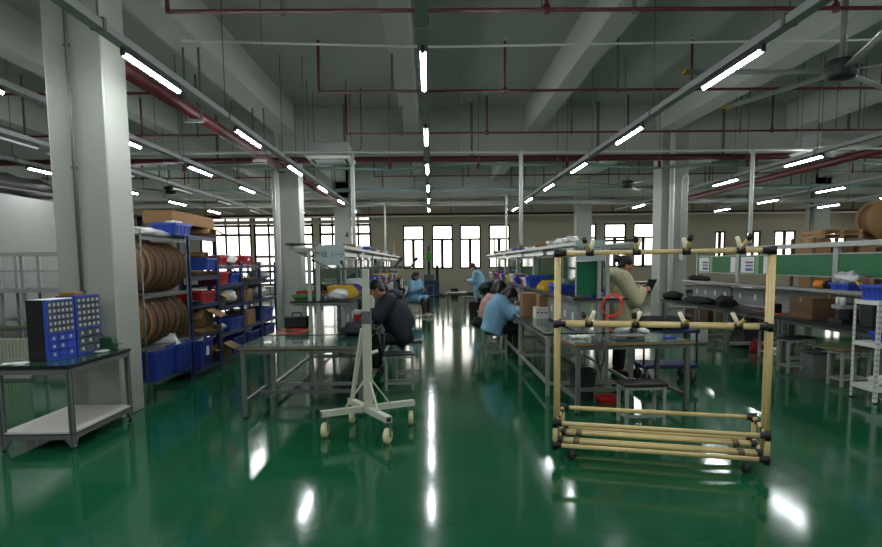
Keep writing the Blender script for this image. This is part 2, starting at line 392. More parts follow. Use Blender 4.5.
# pale ducts / trays crossing the far hall
t = thing('cable_tray', 'pale grey metal tray crossing the far hall below the ceiling', 'cable tray', (0, 24.4, 3.82))
MB().bx(-12.8, 23.5, -.1, .1, -.07, .07).build('tray_channel', m_galv, t, bevel=.01)
for x in range(-12, 23, 3): MB().bx(x - .012, x + .012, -.012, .012, .07, ZC - 3.82).build('hanger_rod', m_steel, t)
t = thing('cable_tray', 'teal grey cable tray crossing the hall just behind the third sprinkler pipe', 'cable tray', (0, 20.6, 3.92))
MB().bx(-12.8, 23.5, -.12, .12, -.05, .05).build('tray_channel', m_teal, t, bevel=.01)
for x in range(-12, 23, 3): MB().bx(x - .012, x + .012, -.012, .012, .05, ZC - 3.92).build('hanger_rod', m_steel, t)
pts = [(x, 14.7, 3.76 + .05 * math.sin(x * .9) + .03 * math.sin(x * 2.3)) for x in [-8 + .5 * i for i in range(58)]]
pts = [p for p in pts]
t = thing('flexible_conduit', 'pale teal flexible conduit sagging below the thick red cross pipe', 'conduit', (0, 0, 0))
MB().tube(pts, .035, 8).build('conduit_run', m_teal, t)
for x in [-7.5, -5.5, -3, -.9, 1.1, 3.1, 5.2, 7.2, 9.2, 11.5, 14, 17, 20]:
    MB().cyl((x, 14.7, 3.70), (x, 14.7, 3.84), .045, 8).build('hanger_clamp', m_red, t)
    MB().cyl((x, 14.7, 3.8), (x, 14.7, ZC), .008, 6).build('hanger_rod', m_steel, t)
t = thing('conduit_run', 'thin pale wire conduit crossing the near ceiling from the left column', 'conduit', (0, 0, 0))
MB().tube([(-3.25, 8.8, 4.55), (0, 8.8, 4.45), (3.5, 8.8, 4.49), (12, 8.8, 4.55)], .016, 6).build('conduit_tube', m_cond, t)
for x in (-2.2, 1.5, 4.6, 8): MB().cyl((x, 8.8, 4.47), (x, 8.8, ZC), .006, 6).build('hanger_rod', m_steel, t)
t = thing('conduit_run', 'white horizontal conduit crossing the hall and feeding the drop poles', 'conduit', (0, 12.05, 3.62))
MB().tube([(-7, 0, .05), (-1.4, 0, .02), (3, 0, -.01), (16, 0, .05)], .024, 8).build('conduit_tube', m_cond, t)
for x in (-5, -2.3, .6, 3.6, 6.9, 10): MB().cyl((x, 0, 0), (x, 0, ZC - 3.62), .006, 6).build('hanger_rod', m_steel, t)
t = thing('conduit_run', 'pale conduit crossing the far hall above the back wall windows', 'conduit', (0, 28.0, 3.62))
MB().tube([(-9, 0, 0), (22, 0, 0)], .035, 8).build('conduit_tube', m_cond, t)
for x in range(-8, 22, 4): MB().cyl((x, 0, 0), (x, 0, ZC - 3.62), .008, 6).build('hanger_rod', m_steel, t)
def drop_pole(x, y, ztop, zbot, r, label):
    t = thing('power_drop_pole', label, 'pole', (x, y, 0))
    MB().tube([(0, 0, zbot), (0, 0, ztop)], r, 10).build('pole_tube', m_cond, t)
    MB().tube([(-.09, 0, ztop), (-.03, 0, ztop - .05), (0, 0, ztop - .16)], .018, 8).build('feed_elbow', m_cond, t)
    MB().lathe([(r * 1.5, zbot - .02), (r * 1.6, zbot + .05), (r * 1.1, zbot + .08)], 10).build('pole_socket', m_steel, t)
    return t
drop_pole(-1.42, 12.0, 3.62, 1.84, .036, 'white vertical power pole dropping onto the left assembly line')
drop_pole(1.68, 12.0, 3.62, 1.84, .036, 'white vertical power pole dropping onto the middle assembly line')
drop_pole(5.98, 12.0, 3.62, 1.84, .036, 'white vertical power pole dropping onto the right assembly line')
drop_pole(-1.5, 21.4, 3.6, 1.84, .03, 'thin white power pole at the far end of the left assembly line')
drop_pole(2.24, 19.1, 3.6, 1.84, .03, 'thin white power pole at the far end of the middle assembly line')

# air conditioning cassettes
def cassette(x, y, z, label):
    t = thing('air_conditioner', label, 'air conditioner', (x, y, z), .03)
    MB().bx(-.42, .42, -.42, .42, 0, .26).build('casing', m_galv, t, bevel=.01)
    MB().prism([(-.5, -.02), (.5, -.02), (.43, -.075), (-.43, -.075)], -.5, .5, 'y').build('panel', m_white, t)
    MB().bx(-.27, .27, -.27, .27, -.083, -.074).build('grille', mat('ac_grille', (176, 180, 176), .5), t)
    for a in range(4):
        M = Matrix.Rotation(a * PI / 2, 4, 'Z'); MB().bx(-.3, .3, .32, .37, -.082, -.07, M).build('louver', m_dark, t)
    for sx in (-.4, .4):
        for sy in (-.4, .4): MB().cyl((sx, sy, .2), (sx, sy, ZC - z), .008, 6).build('hanger_rod', m_steel, t)
    MB().tube([(.42, .1, .15), (.62, .1, .17), (.66, .1, .3), (.66, .1, ZC - z)], .014, 8).build('refrigerant_pipe', m_steel, t)
cassette(-2.12, 14.0, 3.86, 'white ceiling air conditioner cassette left of the central aisle')
cassette(7.75, 12.6, 3.72, 'white ceiling air conditioner cassette over the right assembly line')

# large ceiling fans
def big_fan(x, y, z, L, a0, label):
    t = thing('ceiling_fan', label, 'fan', (x, y, z))
    MB().lathe([(.06, .13), (.15, .12), (.16, .1), (.16, -.06), (.13, -.09), (.04, -.1)], 20).build('hub', m_dark, t)
    MB().cyl((0, 0, .1), (0, 0, ZC - z - .5), .035, 10).build('drop_rod', m_steel, t)
    MB().bx(-.35, .35, -.07, .07, ZC - z - .62, ZC - z - .52).build('mount_plate', m_black, t)
    MB().bx(-.16, -.04, -.05, .05, ZC - z - .52, ZC - z).build('mount_post', m_steel, t)
    for k in range(5):
        a = a0 + 2 * PI * k / 5; M = Matrix.Rotation(a, 4, 'Z') @ Matrix.Rotation(math.radians(10), 4, 'X')
        b = MB().prism([(-.06, -.003), (-.03, .014), (.04, .01), (.075, -.006), (.04, 0), (-.03, .003)], .14, L, 'x', M).build('blade', m_galv, t)
        MB().prism([(-.062, -.006), (-.03, .017), (.04, .013), (.078, -.008)], L, L + .06, 'x', M).build('blade_tip', m_yellow, b)
big_fan(4.70, 7.45, 3.72, 1.75, math.radians(180), 'large five bladed ceiling fan with yellow tips at the upper right')
big_fan(5.55, 18.2, 3.72, 1.75, math.radians(-82), 'large five bladed ceiling fan further back, left of the large right column')
big_fan(-7.4, 18.6, 3.72, 1.75, math.radians(20), 'large five bladed ceiling fan far back in the left bay')
# ------------------------------------------------------------------ generic builders
def lump(c, r, amp=.25, seed=0, n=22, m=14, flat=True):
    """crumpled lump: bags, cloth"""
    mb = MB(); rs = []
    for k in range(m + 1):
        t = PI * (k + .03 * (k == 0) - .03 * (k == m)) / m; ring = []
        for i in range(n):
            a = 2 * PI * i / n; d = Vector((math.sin(t) * math.cos(a), math.sin(t) * math.sin(a), -math.cos(t)))
            f = 1 + amp * noise.noise(d * 1.7 + Vector((seed, 0, 0))) + amp * .6 * noise.noise(d * 4.3 + Vector((0, seed, 0)))
            p = Vector((c[0] + r[0] * d.x * f, c[1] + r[1] * d.y * f, c[2] + r[2] * d.z * f))
            if flat: p.z = max(p.z, c[2] - r[2] * .8)
            ring.append(p)
        rs.append(ring)
    mb.rings(rs, True, True); return mb
def bag(name, label, cat, loc, r, m, seed, amp=.3, rz=0, group=None):
    t = lump((0, 0, r[2] * .8), r, amp, seed).build(name, m, None, loc=loc, rz=rz); return tag(t, label, cat, group)
def carton(label, loc, s, rz=0, m=None, flaps=False, name='cardboard_box', group=None, marks=True):
    m = m or m_card; t = thing(name, label, 'box', loc, rz, group); w, d, h = s
    if flaps:
        b = MB(); e = .006
        b.bx(-w / 2, w / 2, -d / 2, d / 2, 0, e); b.bx(-w / 2, -w / 2 + e, -d / 2, d / 2, 0, h); b.bx(w / 2 - e, w / 2, -d / 2, d / 2, 0, h)
        b.bx(-w / 2, w / 2, -d / 2, -d / 2 + e, 0, h); b.bx(-w / 2, w / 2, d / 2 - e, d / 2, 0, h); b.build('carton_body', m, t)
        for sx, a in ((-1, .7), (1, .5)):
            MB().bx(0, d * .5, -d / 2 + .005, d / 2 - .005, -e / 2, e / 2, Matrix.Translation((sx * w / 2, 0, h)) @ Matrix.Rotation(0 if sx > 0 else PI, 4, 'Z') @ Matrix.Rotation(a, 4, 'Y')).build('flap', m, t)
        MB().bx(-w / 2 + .005, w / 2 - .005, -d * .5, 0, -e / 2, e / 2, Matrix.Translation((0, -d / 2, h)) @ Matrix.Rotation(.5, 4, 'X')).build('flap', m, t)
    else:
        MB().bx(-w / 2, w / 2, -d / 2, d / 2, 0, h).build('carton_body', m, t, bevel=.004)
        MB().bx(-w / 2 - .001, w / 2 + .001, -.025, .025, h * .8, h + .001).build('packing_tape', mat('packing_tape', (160, 128, 88), .3), t)
    return t
def crate(label, loc, s, m, rz=0, name='plastic_crate', cat='crate', group=None, card=False):
    t = thing(name, label, cat, loc, rz, group); w, d, h = s; e = .012; k = .9
    b = MB()
    def ringr(sc, z): return [(-w / 2 * sc, -d / 2 * sc, z), (w / 2 * sc, -d / 2 * sc, z), (w / 2 * sc, d / 2 * sc, z), (-w / 2 * sc, d / 2 * sc, z)]
    def inner(sc, z): return [(-w / 2 * sc + e, -d / 2 * sc + e, z), (w / 2 * sc - e, -d / 2 * sc + e, z), (w / 2 * sc - e, d / 2 * sc - e, z), (-w / 2 * sc + e, d / 2 * sc - e, z)]
    b.rings([ringr(k, 0), ringr(1, h), inner(1, h), inner(k, e)], True, False); b.build('crate_body', m, t, fix=True)
    r = MB(); o = .012
    r.bx(-w / 2 - o, w / 2 + o, -d / 2 - o, -d / 2 + .004, h - .03, h + .004); r.bx(-w / 2 - o, w / 2 + o, d / 2 - .004, d / 2 + o, h - .03, h + .004)
    r.bx(-w / 2 - o, -w / 2 + .004, -d / 2, d / 2, h - .03, h + .004); r.bx(w / 2 - .004, w / 2 + o, -d / 2, d / 2, h - .03, h + .004)
    r.build('rim', m, t)
    rb = MB(); n = 4
    for i in range(n):
        f = (i + .5) / n - .5
        for sy in (-1, 1): rb.bar((f * w * k, sy * d / 2 * (k + .01), .02), (f * w, sy * (d / 2 + .004), h - .03), .012, .01)
        for sx in (-1, 1): rb.bar((sx * w / 2 * (k + .01), f * d * k, .02), (sx * (w / 2 + .004), f * d, h - .03), .01, .012)
    rb.build('rib', m, t)
    if card: MB().bx(w / 2 - .005, w / 2 + .012, -.05, .05, h * .45, h * .75).build('label_card', m_paper, t)
    return t
def picking_bin(label, loc, m, s=(.2, .3, .15), rz=0, group=None):
    """open fronted sloped stacking bin; opens towards local -y"""
    t = thing('picking_bin', label, 'bin', loc, rz, group); w, d, h = s; e = .006; b = MB()
    b.bx(-w / 2, w / 2, -d / 2, d / 2, 0, e); b.bx(-w / 2, w / 2, d / 2 - e, d / 2, 0, h); b.bx(-w / 2, w / 2, -d / 2, -d / 2 + e, 0, h * .45)
    for x in (-w / 2, w / 2 - e): b.prism([(-d / 2, 0), (d / 2, 0), (d / 2, h), (-d / 2 + .09, h), (-d / 2, h * .45)], x, x + e, 'x')
    b.build('bin_body', m, t)
    MB().bx(-w / 2 - .004, w / 2 + .004, d / 2 - .02, d / 2 + .004, h - .02, h + .004).build('back_lip', m, t)
    return t
def stool(label, loc, rz, seatm=None, group='workshop stools', h=.43, w=.44, d=.29):
    t = thing('work_stool', label, 'stool', loc, rz, group)
    MB().bx(-w / 2, w / 2, -d / 2, d / 2, h - .028, h).build('seat', seatm or m_seat, t, bevel=.006)
    for sx in (-1, 1):
        for sy in (-1, 1):
            MB().bx(sx * (w / 2 - .035) - .015, sx * (w / 2 - .035) + .015, sy * (d / 2 - .03) - .015, sy * (d / 2 - .03) + .015, 0, h - .028).build('leg', m_stool, t)
    a, b = w / 2 - .05, d / 2 - .045
    for z in (.09, h - .05):
        for sy in (-1, 1): MB().bx(-a, a, sy * (d / 2 - .03) - .011, sy * (d / 2 - .03) + .011, z - .012, z + .012).build('rail', m_stool, t)
        for sx in (-1, 1): MB().bx(sx * (w / 2 - .035) - .011, sx * (w / 2 - .035) + .011, -b, b, z - .012, z + .012).build('rail', m_stool, t)
    return t
def table(label, loc, rz, w, d, h, topm, legm, name='work_table', leg=.045, edge=None, rails=True):
    t = thing(name, label, 'table', loc, rz)
    MB().bx(-w / 2, w / 2, -d / 2, d / 2, h - .006, h).build('mat_surface', topm, t)
    MB().bx(-w / 2, w / 2, -d / 2, d / 2, h - .028, h - .006).build('tabletop', edge or m_wood, t)
    for sx in (-1, 1):
        for sy in (-1, 1):
            x, y = sx * (w / 2 - .045), sy * (d / 2 - .045)
            MB().bx(x - leg / 2, x + leg / 2, y - leg / 2, y + leg / 2, .02, h - .028).build('leg', legm, t)
            MB().cyl((x, y, 0), (x, y, .02), .02, 8).build('foot', m_black, t)
    for sy in (-1, 1): MB().bx(-w / 2 + .067, w / 2 - .067, sy * (d / 2 - .045) - .018, sy * (d / 2 - .045) + .018, h - .075, h - .028).build('apron', legm, t)
    for sx in (-1, 1):
        MB().bx(sx * (w / 2 - .045) - .018, sx * (w / 2 - .045) + .018, -d / 2 + .067, d / 2 - .067, h - .075, h - .028).build('apron', legm, t)
        if rails: MB().bx(sx * (w / 2 - .045) - .016, sx * (w / 2 - .045) + .016, -d / 2 + .067, d / 2 - .067, .15, .19).build('stretcher', legm, t)
    if rails: MB().bx(-w / 2 + .063, w / 2 - .063, .05, .09, .15, .19).build('stretcher', legm, t)
    return t

# ------------------------------------------------------------------ left foreground bench
BX, BY = -3.45, 6.06          # centre of the bench footprint
t = thing('display_bench', 'green topped aluminium bench with white lower shelf at the left foreground', 'bench', (BX, BY, 0))
bw, bd, bh = .66, 1.12, .757
def bench_front(t, bw, bd, bh):
    MB().bx(-bw / 2 - .04, bw / 2, -bd / 2, bd / 2, bh - .004, bh).build('mat_surface', m_green, t)
    MB().bx(-bw / 2 - .04, bw / 2, -bd / 2, bd / 2, bh - .032, bh - .004).build('tabletop', m_black, t)
    for sx in (-1, 1):
        for sy in (-1, 1):
            x, y = sx * (bw / 2 - .03), sy * (bd / 2 - .03)
            p = MB().bx(x - .022, x + .022, y - .022, y + .022, .03, bh - .032).build('post', m_steel, t, bevel=.003)
            gr = MB()
            for dx, dy in ((1, 0), (-1, 0), (0, 1), (0, -1)):
                gr.bx(x + dx * .0205 - (.004 if dy else .0025), x + dx * .0205 + (.004 if dy else .0025), y + dy * .0205 - (.004 if dx else .0025), y + dy * .0205 + (.004 if dx else .0025), .05, bh - .05)
            gr.build('groove', m_dark, p)
            MB().lathe([(.02, 0), (.02, .012), (.008, .016), (.008, .03)], 10, Matrix.Translation((x, y, 0))).build('foot', m_dark, t)
    for z0, z1 in ((.10, .145), (bh - .08, bh - .032)):
        for sy in (-1, 1): MB().bx(-bw / 2 + .052, bw / 2 - .052, sy * (bd / 2 - .03) - .02, sy * (bd / 2 - .03) + .02, z0, z1).build('rail', m_steel, t)
        for sx in (-1, 1): MB().bx(sx * (bw / 2 - .03) - .02, sx * (bw / 2 - .03) + .02, -bd / 2 + .052, bd / 2 - .052, z0, z1).build('rail', m_steel, t)
    MB().bx(-bw / 2 + .01, bw / 2 - .01, -bd / 2 + .01, bd / 2 - .01, .146, .168).build('lower_shelf', mat('greyish_shelf_board', (188, 184, 176), .45), t)
    MB().bx(-bw / 2 + .012, bw / 2 - .006, -bd / 2 + .004, bd / 2 - .004, .145, .152).build('shelf_edge', m_black, t)
    for sx, sy, ax in ((1, -1, 'x'), (-1, -1, 'x'), (1, 1, 'y'), (1, -1, 'y')):
        x, y = sx * (bw / 2 - .052), sy * (bd / 2 - .052)
        if ax == 'x': MB().prism([(x, .1), (x, .04), (x - sx * .05, .1)], sy * (bd / 2 - .03) - .015, sy * (bd / 2 - .03) + .015, 'y').build('gusset', m_steel, t)
        else: MB().prism([(y, .1), (y, .04), (y - sy * .05, .1)], sx * (bw / 2 - .03) - .015, sx * (bw / 2 - .03) + .015, 'x').build('gusset', m_steel, t)
bench_front(t, bw, bd, bh)

def parts_cabinet(label, loc, rz, w, d, h, small, big, bigm):
    """front faces local -y"""
    t = thing('parts_cabinet', label, 'drawer cabinet', loc, rz)
    f = -d / 2
    sh = MB(); e = .012
    sh.bx(-w / 2, -w / 2 + e, f + .02, d / 2, 0, h); sh.bx(w / 2 - e, w / 2, f + .02, d / 2, 0, h); sh.bx(-w / 2, w / 2, d / 2 - e, d / 2, 0, h)
    sh.bx(-w / 2, w / 2, f + .02, d / 2, 0, e); sh.bx(-w / 2, w / 2, f + .02, d / 2, h - e, h)
    for i in range(1, 5): sh.bx(-w / 2 - .003, -w / 2 + .001, f + .02, d / 2, h * i / 5 - .004, h * i / 5)
    sh.build('shell', m_black, t)
    zs = h * .44
    fr = MB(); g = .01
    fr.bx(-w / 2 - .004, -w / 2 + g, f, f + .03, 0, h + .004); fr.bx(w / 2 - g, w / 2 + .004, f, f + .03, 0, h + .004)
    fr.bx(-w / 2, w / 2, f, f + .03, 0, .014); fr.bx(-w / 2, w / 2, f, f + .03, h - .012, h + .004); fr.bx(-w / 2, w / 2, f + .002, f + .03, zs - .006, zs + .006)
    fr.build('front_frame', m_blue, t)
    def drawer(x0, x1, z0, z1, m, cw, ch, nm, card=True):
        dr = MB(); dr.bx(x0, x1, f - .004, f + .012, z0, z1); dr.bx(x0 + .004, x1 - .004, f + .012, d / 2 - .03, z0, z0 + .008)
        o = dr.build(nm, m, t); cx, cz = (x0 + x1) / 2, (z0 + z1) / 2
        MB().bx(x0 + .004, x1 - .004, f - .012, f - .004, z1 - .006, z1).build('pull_lip', m, o)
        if card: MB().bx(cx - cw / 2, cx + cw / 2, f - .0055, f - .004, cz - ch / 2, cz + ch / 2).build('label_card', m_label, o)
    nr, nc = small; W0 = w - 2 * g; H0 = h - .014 - zs - .006
    for r in range(nr):
        for c in range(nc):
            x0 = -W0 / 2 + W0 * c / nc + .003; x1 = -W0 / 2 + W0 * (c + 1) / nc - .003; z0 = zs + .008 + H0 * r / nr + .002; z1 = zs + .008 + H0 * (r + 1) / nr - .003
            drawer(x0, x1, z0, z1, m_smoke, (x1 - x0) * .5, (z1 - z0) * .46, 'small_drawer')
    nr, nc = big; H0 = zs - .02
    for r in range(nr):
        for c in range(nc):
            x0 = -W0 / 2 + W0 * c / nc + .004; x1 = -W0 / 2 + W0 * (c + 1) / nc - .004; z0 = .015 + H0 * r / nr + .003; z1 = .015 + H0 * (r + 1) / nr - .004
            drawer(x0, x1, z0, z1, bigm, .03, .028, 'large_drawer', (r, c) not in ((0, 1), (1, 2)))
    return t
m_smoke = mat('smoky_clear_plastic', (92, 98, 108), .2)
m_clear = mat('clear_drawer_plastic', (84, 92, 96), .15)
A1 = math.radians(83)
parts_cabinet('left parts cabinet on the bench, blue large drawers below small labelled drawers', (-3.52, 5.95, .757), A1, .36, .2, .545, (5, 6), (3, 3), m_blue)
parts_cabinet('right parts cabinet on the bench, clear large drawers below small labelled drawers', (-3.47, 6.335, .757), A1, .36, .2, .565, (5, 5), (3, 3), m_clear)
t = thing('paper_sheet', 'white paper sheet lying on top of the left parts cabinet', 'paper', (-3.52, 5.95, 1.303), A1)
MB().rings([[(-.16, -.11, .001), (.17, -.1, .001), (.15, .09, .001), (-.15, .1, .001)], [(-.16, -.11, .004), (.17, -.1, .012), (.15, .09, .006), (-.15, .1, .004)]], True, False).build('sheet', m_paper, t)
carton('flat brown box lying on top of the right parts cabinet', (-3.54, 6.35, 1.323), (.14, .2, .035), .1)
# green hand press on the bench
t = thing('bench_vise', 'dark green machine block with steel spindle on the bench by the column', 'vise', (-3.36, 6.5, .757), .05)
MB().prism([(-.12, 0), (.13, 0), (.15, .06), (.13, .13), (-.12, .13)], -.05, .07, 'y').build('machine_body', mat('machine_green', (28, 70, 48), .4), t, bevel=.006)
MB().bx(-.16, .0, -.02, .06, .12, .17).build('black_head', m_black, t, bevel=.006)
MB().cyl((.14, .01, .07), (.22, .01, .07), .012, 10).build('spindle', m_alu, t)
MB().cyl((-.19, -.02, .06), (-.12, .0, .06), .03, 10).build('black_knob', m_black, t)
bag('plastic_pouch', 'flat clear plastic pouch lying beside the green machine block', 'pouch', (-3.27, 6.34, .757), (.06, .1, .012), m_wbag, 4, .2)
t = thing('paper_stack', 'loose white papers at the left edge of the green topped bench', 'papers', (-3.66, 5.62, .757), .3)
for i in range(4): MB().bx(-.09, .09, -.06, .06, .003 * i, .003 * i + .002, Matrix.Rotation(.25 * i - .3, 4, 'Z')).build('sheet', m_paper, t)

# ------------------------------------------------------------------ background at the far left
def alu_rack(label, loc, rz, w, d, hs, name='aluminium_rack'):
    t = thing(name, label, 'rack', loc, rz)
    for sx in (-1, 1):
        for sy in (-1, 1): MB().bx(sx * w / 2 - .025, sx * w / 2 + .025, sy * d / 2 - .025, sy * d / 2 + .025, 0, hs[-1]).build('post', m_alu, t)
    for z in hs:
        for sy in (-1, 1): MB().bx(-w / 2 - .1, w / 2 + .1, sy * d / 2 - .02, sy * d / 2 + .02, z, z + .045).build('cross_rail', m_alu, t)
        for sx in (-1, 1): MB().bx(sx * w / 2 - .02, sx * w / 2 + .02, -d / 2, d / 2, z - .045, z).build('cross_rail', m_alu, t)
    return t
p = atY(20, 330, 9.6)
t = thing('aluminium_rack', 'tall bare aluminium frame with crossbars at the far left behind the drawer cabinets', 'rack', (-6.2, 10.6, 0))
for x in (-.71, -.34, .5):
    for y in (-.22, .22): MB().bx(x - .025, x + .025, y - .025, y + .025, 0, 1.84).build('post', m_alu, t)
for z, hh in ((1.84, .06), (1.55, .025), (1.26, .06)):
    for y in (-.27, .27): MB().bx(-1.2, .9, y - .02, y + .02, z - hh, z).build('cross_rail', m_alu, t)
MB().bx(-1.2, .9, -.19, .19, 1.2, 1.225).build('board', m_steel, t)
table('long green topped bench at the far left behind the drawer cabinets', (-6.1, 9.75, 0), 0, 2.4, .9, .757, m_green, m_steel)
t = thing('bench_machine', 'dark machine with two cylinders on the far left bench', 'machine', (-5.75, 9.6, .757))
MB().bx(-.22, .22, -.1, .12, 0, .05).build('machine_base', m_dark, t, bevel=.005)
for x in (-.12, .1): MB().lathe([(.07, .05), (.07, .2), (.05, .22), (.03, .26)], 12, Matrix.Translation((x, 0, 0))).build('cylinder', m_steel, t)
t = thing('ribbed_panel', 'pale ribbed panel standing behind the left foreground bench', 'panel', (-5.97, 9.1, 0))
rb = MB().bx(-.25, .25, -.02, .02, 0, .6)
for i in range(10): rb.bx(-.24 + .05 * i, -.215 + .05 * i, -.03, -.02, .03, .58)
rb.build('panel_face', mat('pale_cream_panel', (170, 172, 152), .5), t)
MB().bx(-.27, .27, -.05, .05, 0, .03).build('panel_foot', m_steel, t)
table('second green topped bench at the far left edge', (-7.1, 12.6, 0), 0, 1.5, .8, .757, m_green, m_steel)
tag(lump((0, 0, .2), (.3, 2.3, .24), .5, 31, 30, 20).build('plastic_sheeting', mat('dark_plastic_sheet', (44, 45, 44), .4, bump=.6, bscale=6), None, loc=(-8.6, 12.9, 2.992)), 'dark crumpled plastic sheeting on top of the white partition', 'sheeting')
struct('wall_mezzanine', MB().bx(-12.9, -8.2, 8, 15.9, 2.6, 2.8), m_beam)

# ------------------------------------------------------------------ reel rack
RX0, RX1 = -3.88, -3.3
t = thing('wire_rack', 'chrome wire rack holding the large cardboard reels beside the nearest column', 'rack', (0, 0, 0))
y0, y1 = 7.38, 8.72
for x in (RX0, RX1):
    for y in (y0, y1): MB().cyl((x, y, 0), (x, y, 2.0), .011, 10).build('post', m_steel, t)
for z in (.24, .62, 1.26, 1.94):
    w = MB()
    for k in range(3): w.cyl((RX0 + (RX1 - RX0) * k / 2, y0, z), (RX0 + (RX1 - RX0) * k / 2, y1, z), .006, 6)
    for k in range(27): w.cyl((RX0, y0 + (y1 - y0) * k / 26, z + .008), (RX1, y0 + (y1 - y0) * k / 26, z + .008), .003, 5)
    for x in (RX0, RX1): w.bar((x, y0, z - .02), (x, y1, z - .02), .006, .03)
    w.build('wire_shelf', m_steel, t)
def reel(label, loc, rz, R=.31, wd=.17, m=None):
    fm = m or m_cardd
    t = thing('cardboard_reel', label, 'reel', loc, rz, 'cardboard component reels')
    for y in (-wd / 2, wd / 2 - .012):
        M = Matrix.Translation((0, y, R)) @ Matrix.Rotation(-PI / 2, 4, 'X')
        MB().lathe([(.03, 0), (R, 0), (R, .012), (.03, .012)], 36, M, cap=False).build('flange', fm, t)
    M = Matrix.Translation((0, -wd / 2 + .012, R)) @ Matrix.Rotation(-PI / 2, 4, 'X')
    MB().lathe([(.04, .001), (R * .93, .001), (R * .93, wd - .025), (.04, wd - .025)], 32, M).build('wound_strip', mat('wound_brown_strip', (62, 44, 28), .7, var=.2), t)
    MB().bx(-.04, .04, -wd / 2 - .003, -wd / 2, R * .75, R * 1.05).build('paper_label', mat('faded_label', (150, 122, 84), .7), t)
    return t
for lev, z in (('upper', 1.274), ('middle', .634)):
    for k in range(7):
        y = 7.50 + .178 * k; R = .315 if lev == 'upper' else .305
        reel('cardboard reel on the %s level of the wire rack, %s from the column' % (lev, ORD[k]), (-3.59 + .012 * ((k * 7) % 3), y, z), .12 * ((k * 5) % 3 - 1) * .4, R, .165, m_card if k == 0 else None)
bag('plastic_sheet', 'crumpled clear plastic sheet lying on the top of the reel rack', 'plastic sheet', (-3.6, 8.0, 1.955), (.3, .6, .07), m_wbag, 9, .25)
crate('nearest large blue crate at the foot of the reel rack', (-3.46, 7.66, .25), (.5, .54, .36), m_blued, 0)
crate('second large blue crate at the foot of the reel rack, filled with clear bags', (-3.46, 8.3, .25), (.5, .5, .36), m_blued, 0)
bag('plastic_bag', 'clear bag bulging out of the second large blue crate under the reels', 'bag', (-3.46, 8.28, .48), (.19, .2, .14), m_wbag, 12)
crate('large blue crate with a paper label, standing right of the reel rack', (-3.45, 9.2, .14), (.42, .5, .4), m_blued, 0, card=True)
bag('plastic_bag', 'clear bag on the blue crate with a paper label', 'bag', (-3.45, 9.2, .42), (.16, .2, .12), m_wbag, 14)

# ------------------------------------------------------------------ blue shelving
def blue_rack(label, ya, yb, h, levels, x0=-3.9, x1=-3.3):
    t = thing('steel_shelving', label, 'shelving', (0, 0, 0))
    for x in (x0 + .02, x1 - .02):
        for y in (ya + .02, yb - .02): MB().bx(x - .02, x + .02, y - .02, y + .02, 0, h).build('post', m_rack, t)
    for z in levels:
        MB().bx(x0 + .04, x1 - .04, ya + .005, yb - .005, z - .02, z).build('shelf', m_rack, t)
        for x in (x0 + .02, x1 - .02): MB().bx(x - .015, x + .015, ya + .04, yb - .04, z - .06, z).build('beam', m_rack, t)
    for k in range(len(levels) - 1):
        MB().bar((x0 + .03, yb - .05, levels[k]), (x0 + .03, ya + .05, levels[k + 1] - .06), .02, .02).build('brace', m_rack, t)
    return t
blue_rack('tall blue steel shelving right of the reel rack', 8.84, 10.0, 2.12, (.13, .62, 1.05, 1.45, 2.02))
LEV = (.13, .52, .95, 1.3, 1.6)
blue_rack('first low blue shelving bay behind the tall one', 10.03, 11.25, 1.66, LEV)
blue_rack('second low blue shelving bay behind the tall one', 11.28, 12.45, 1.66, LEV)
blue_rack('third low blue shelving bay, nearest the second column', 12.48, 13.7, 1.66, LEV)
def flats(label, loc, s, n, m, rz=0):
    t = thing('cardboard_sheets', label, 'cardboard', loc, rz)
    for i in range(n): MB().bx(-s[0] / 2, s[0] / 2, -s[1] / 2, s[1] / 2, i * .012, i * .012 + .007, Matrix.Rotation(.06 * ((i * 7) % 5 - 2), 4, 'Z')).build('sheet', m, t)
    return t
# tall bay contents
carton('long brown box lying across the top of the tall blue shelving', (-3.52, 9.2, 2.156), (.38, 1.6, .16), .0)
crate('blue crate beneath the long box on top of the tall shelving', (-3.35, 8.42, 1.99 - .001), (.3, .52, .15), m_blue, 0)
bag('plastic_bag', 'white bag in the blue crate beneath the long brown box', 'bag', (-3.33, 8.42, 2.08), (.1, .2, .06), m_wbag, 17)
carton('open brown box with hanging flaps at the end of the tall shelving top', (-3.5, 9.86, 2.021), (.4, .34, .13), .1, None, True)
flats('stack of flat brown sheets on the upper shelf of the tall shelving', (-3.55, 9.4, 1.451), (.5, 1.0, .1), 6, m_cardd)
crate('blue crate holding a brown box on the upper shelf of the tall shelving', (-3.5, 9.72, 1.53), (.4, .42, .18), m_blue)
carton('small brown box standing in the blue crate on the upper tall shelf', (-3.52, 9.76, 1.56), (.28, .26, .24), .2, None, True)
crate('red crate on the third shelf of the tall shelving', (-3.5, 9.5, 1.051), (.42, .6, .17), m_redp)
flats('dark flat sheets on the third shelf in front of the red crate', (-3.5, 9.02, 1.051), (.5, .3, .1), 5, m_dark)
carton('open brown box with a raised flap on the second shelf of the tall shelving', (-3.55, 9.62, .70), (.42, .5, .26), .1, None, True)
flats('round edged brown sheets stacked on the second shelf of the tall shelving', (-3.55, 9.5, .621), (.5, .9, .1), 6, m_card)
carton('brown box on the bottom shelf of the tall shelving', (-3.6, 9.72, .131), (.38, .4, .32))
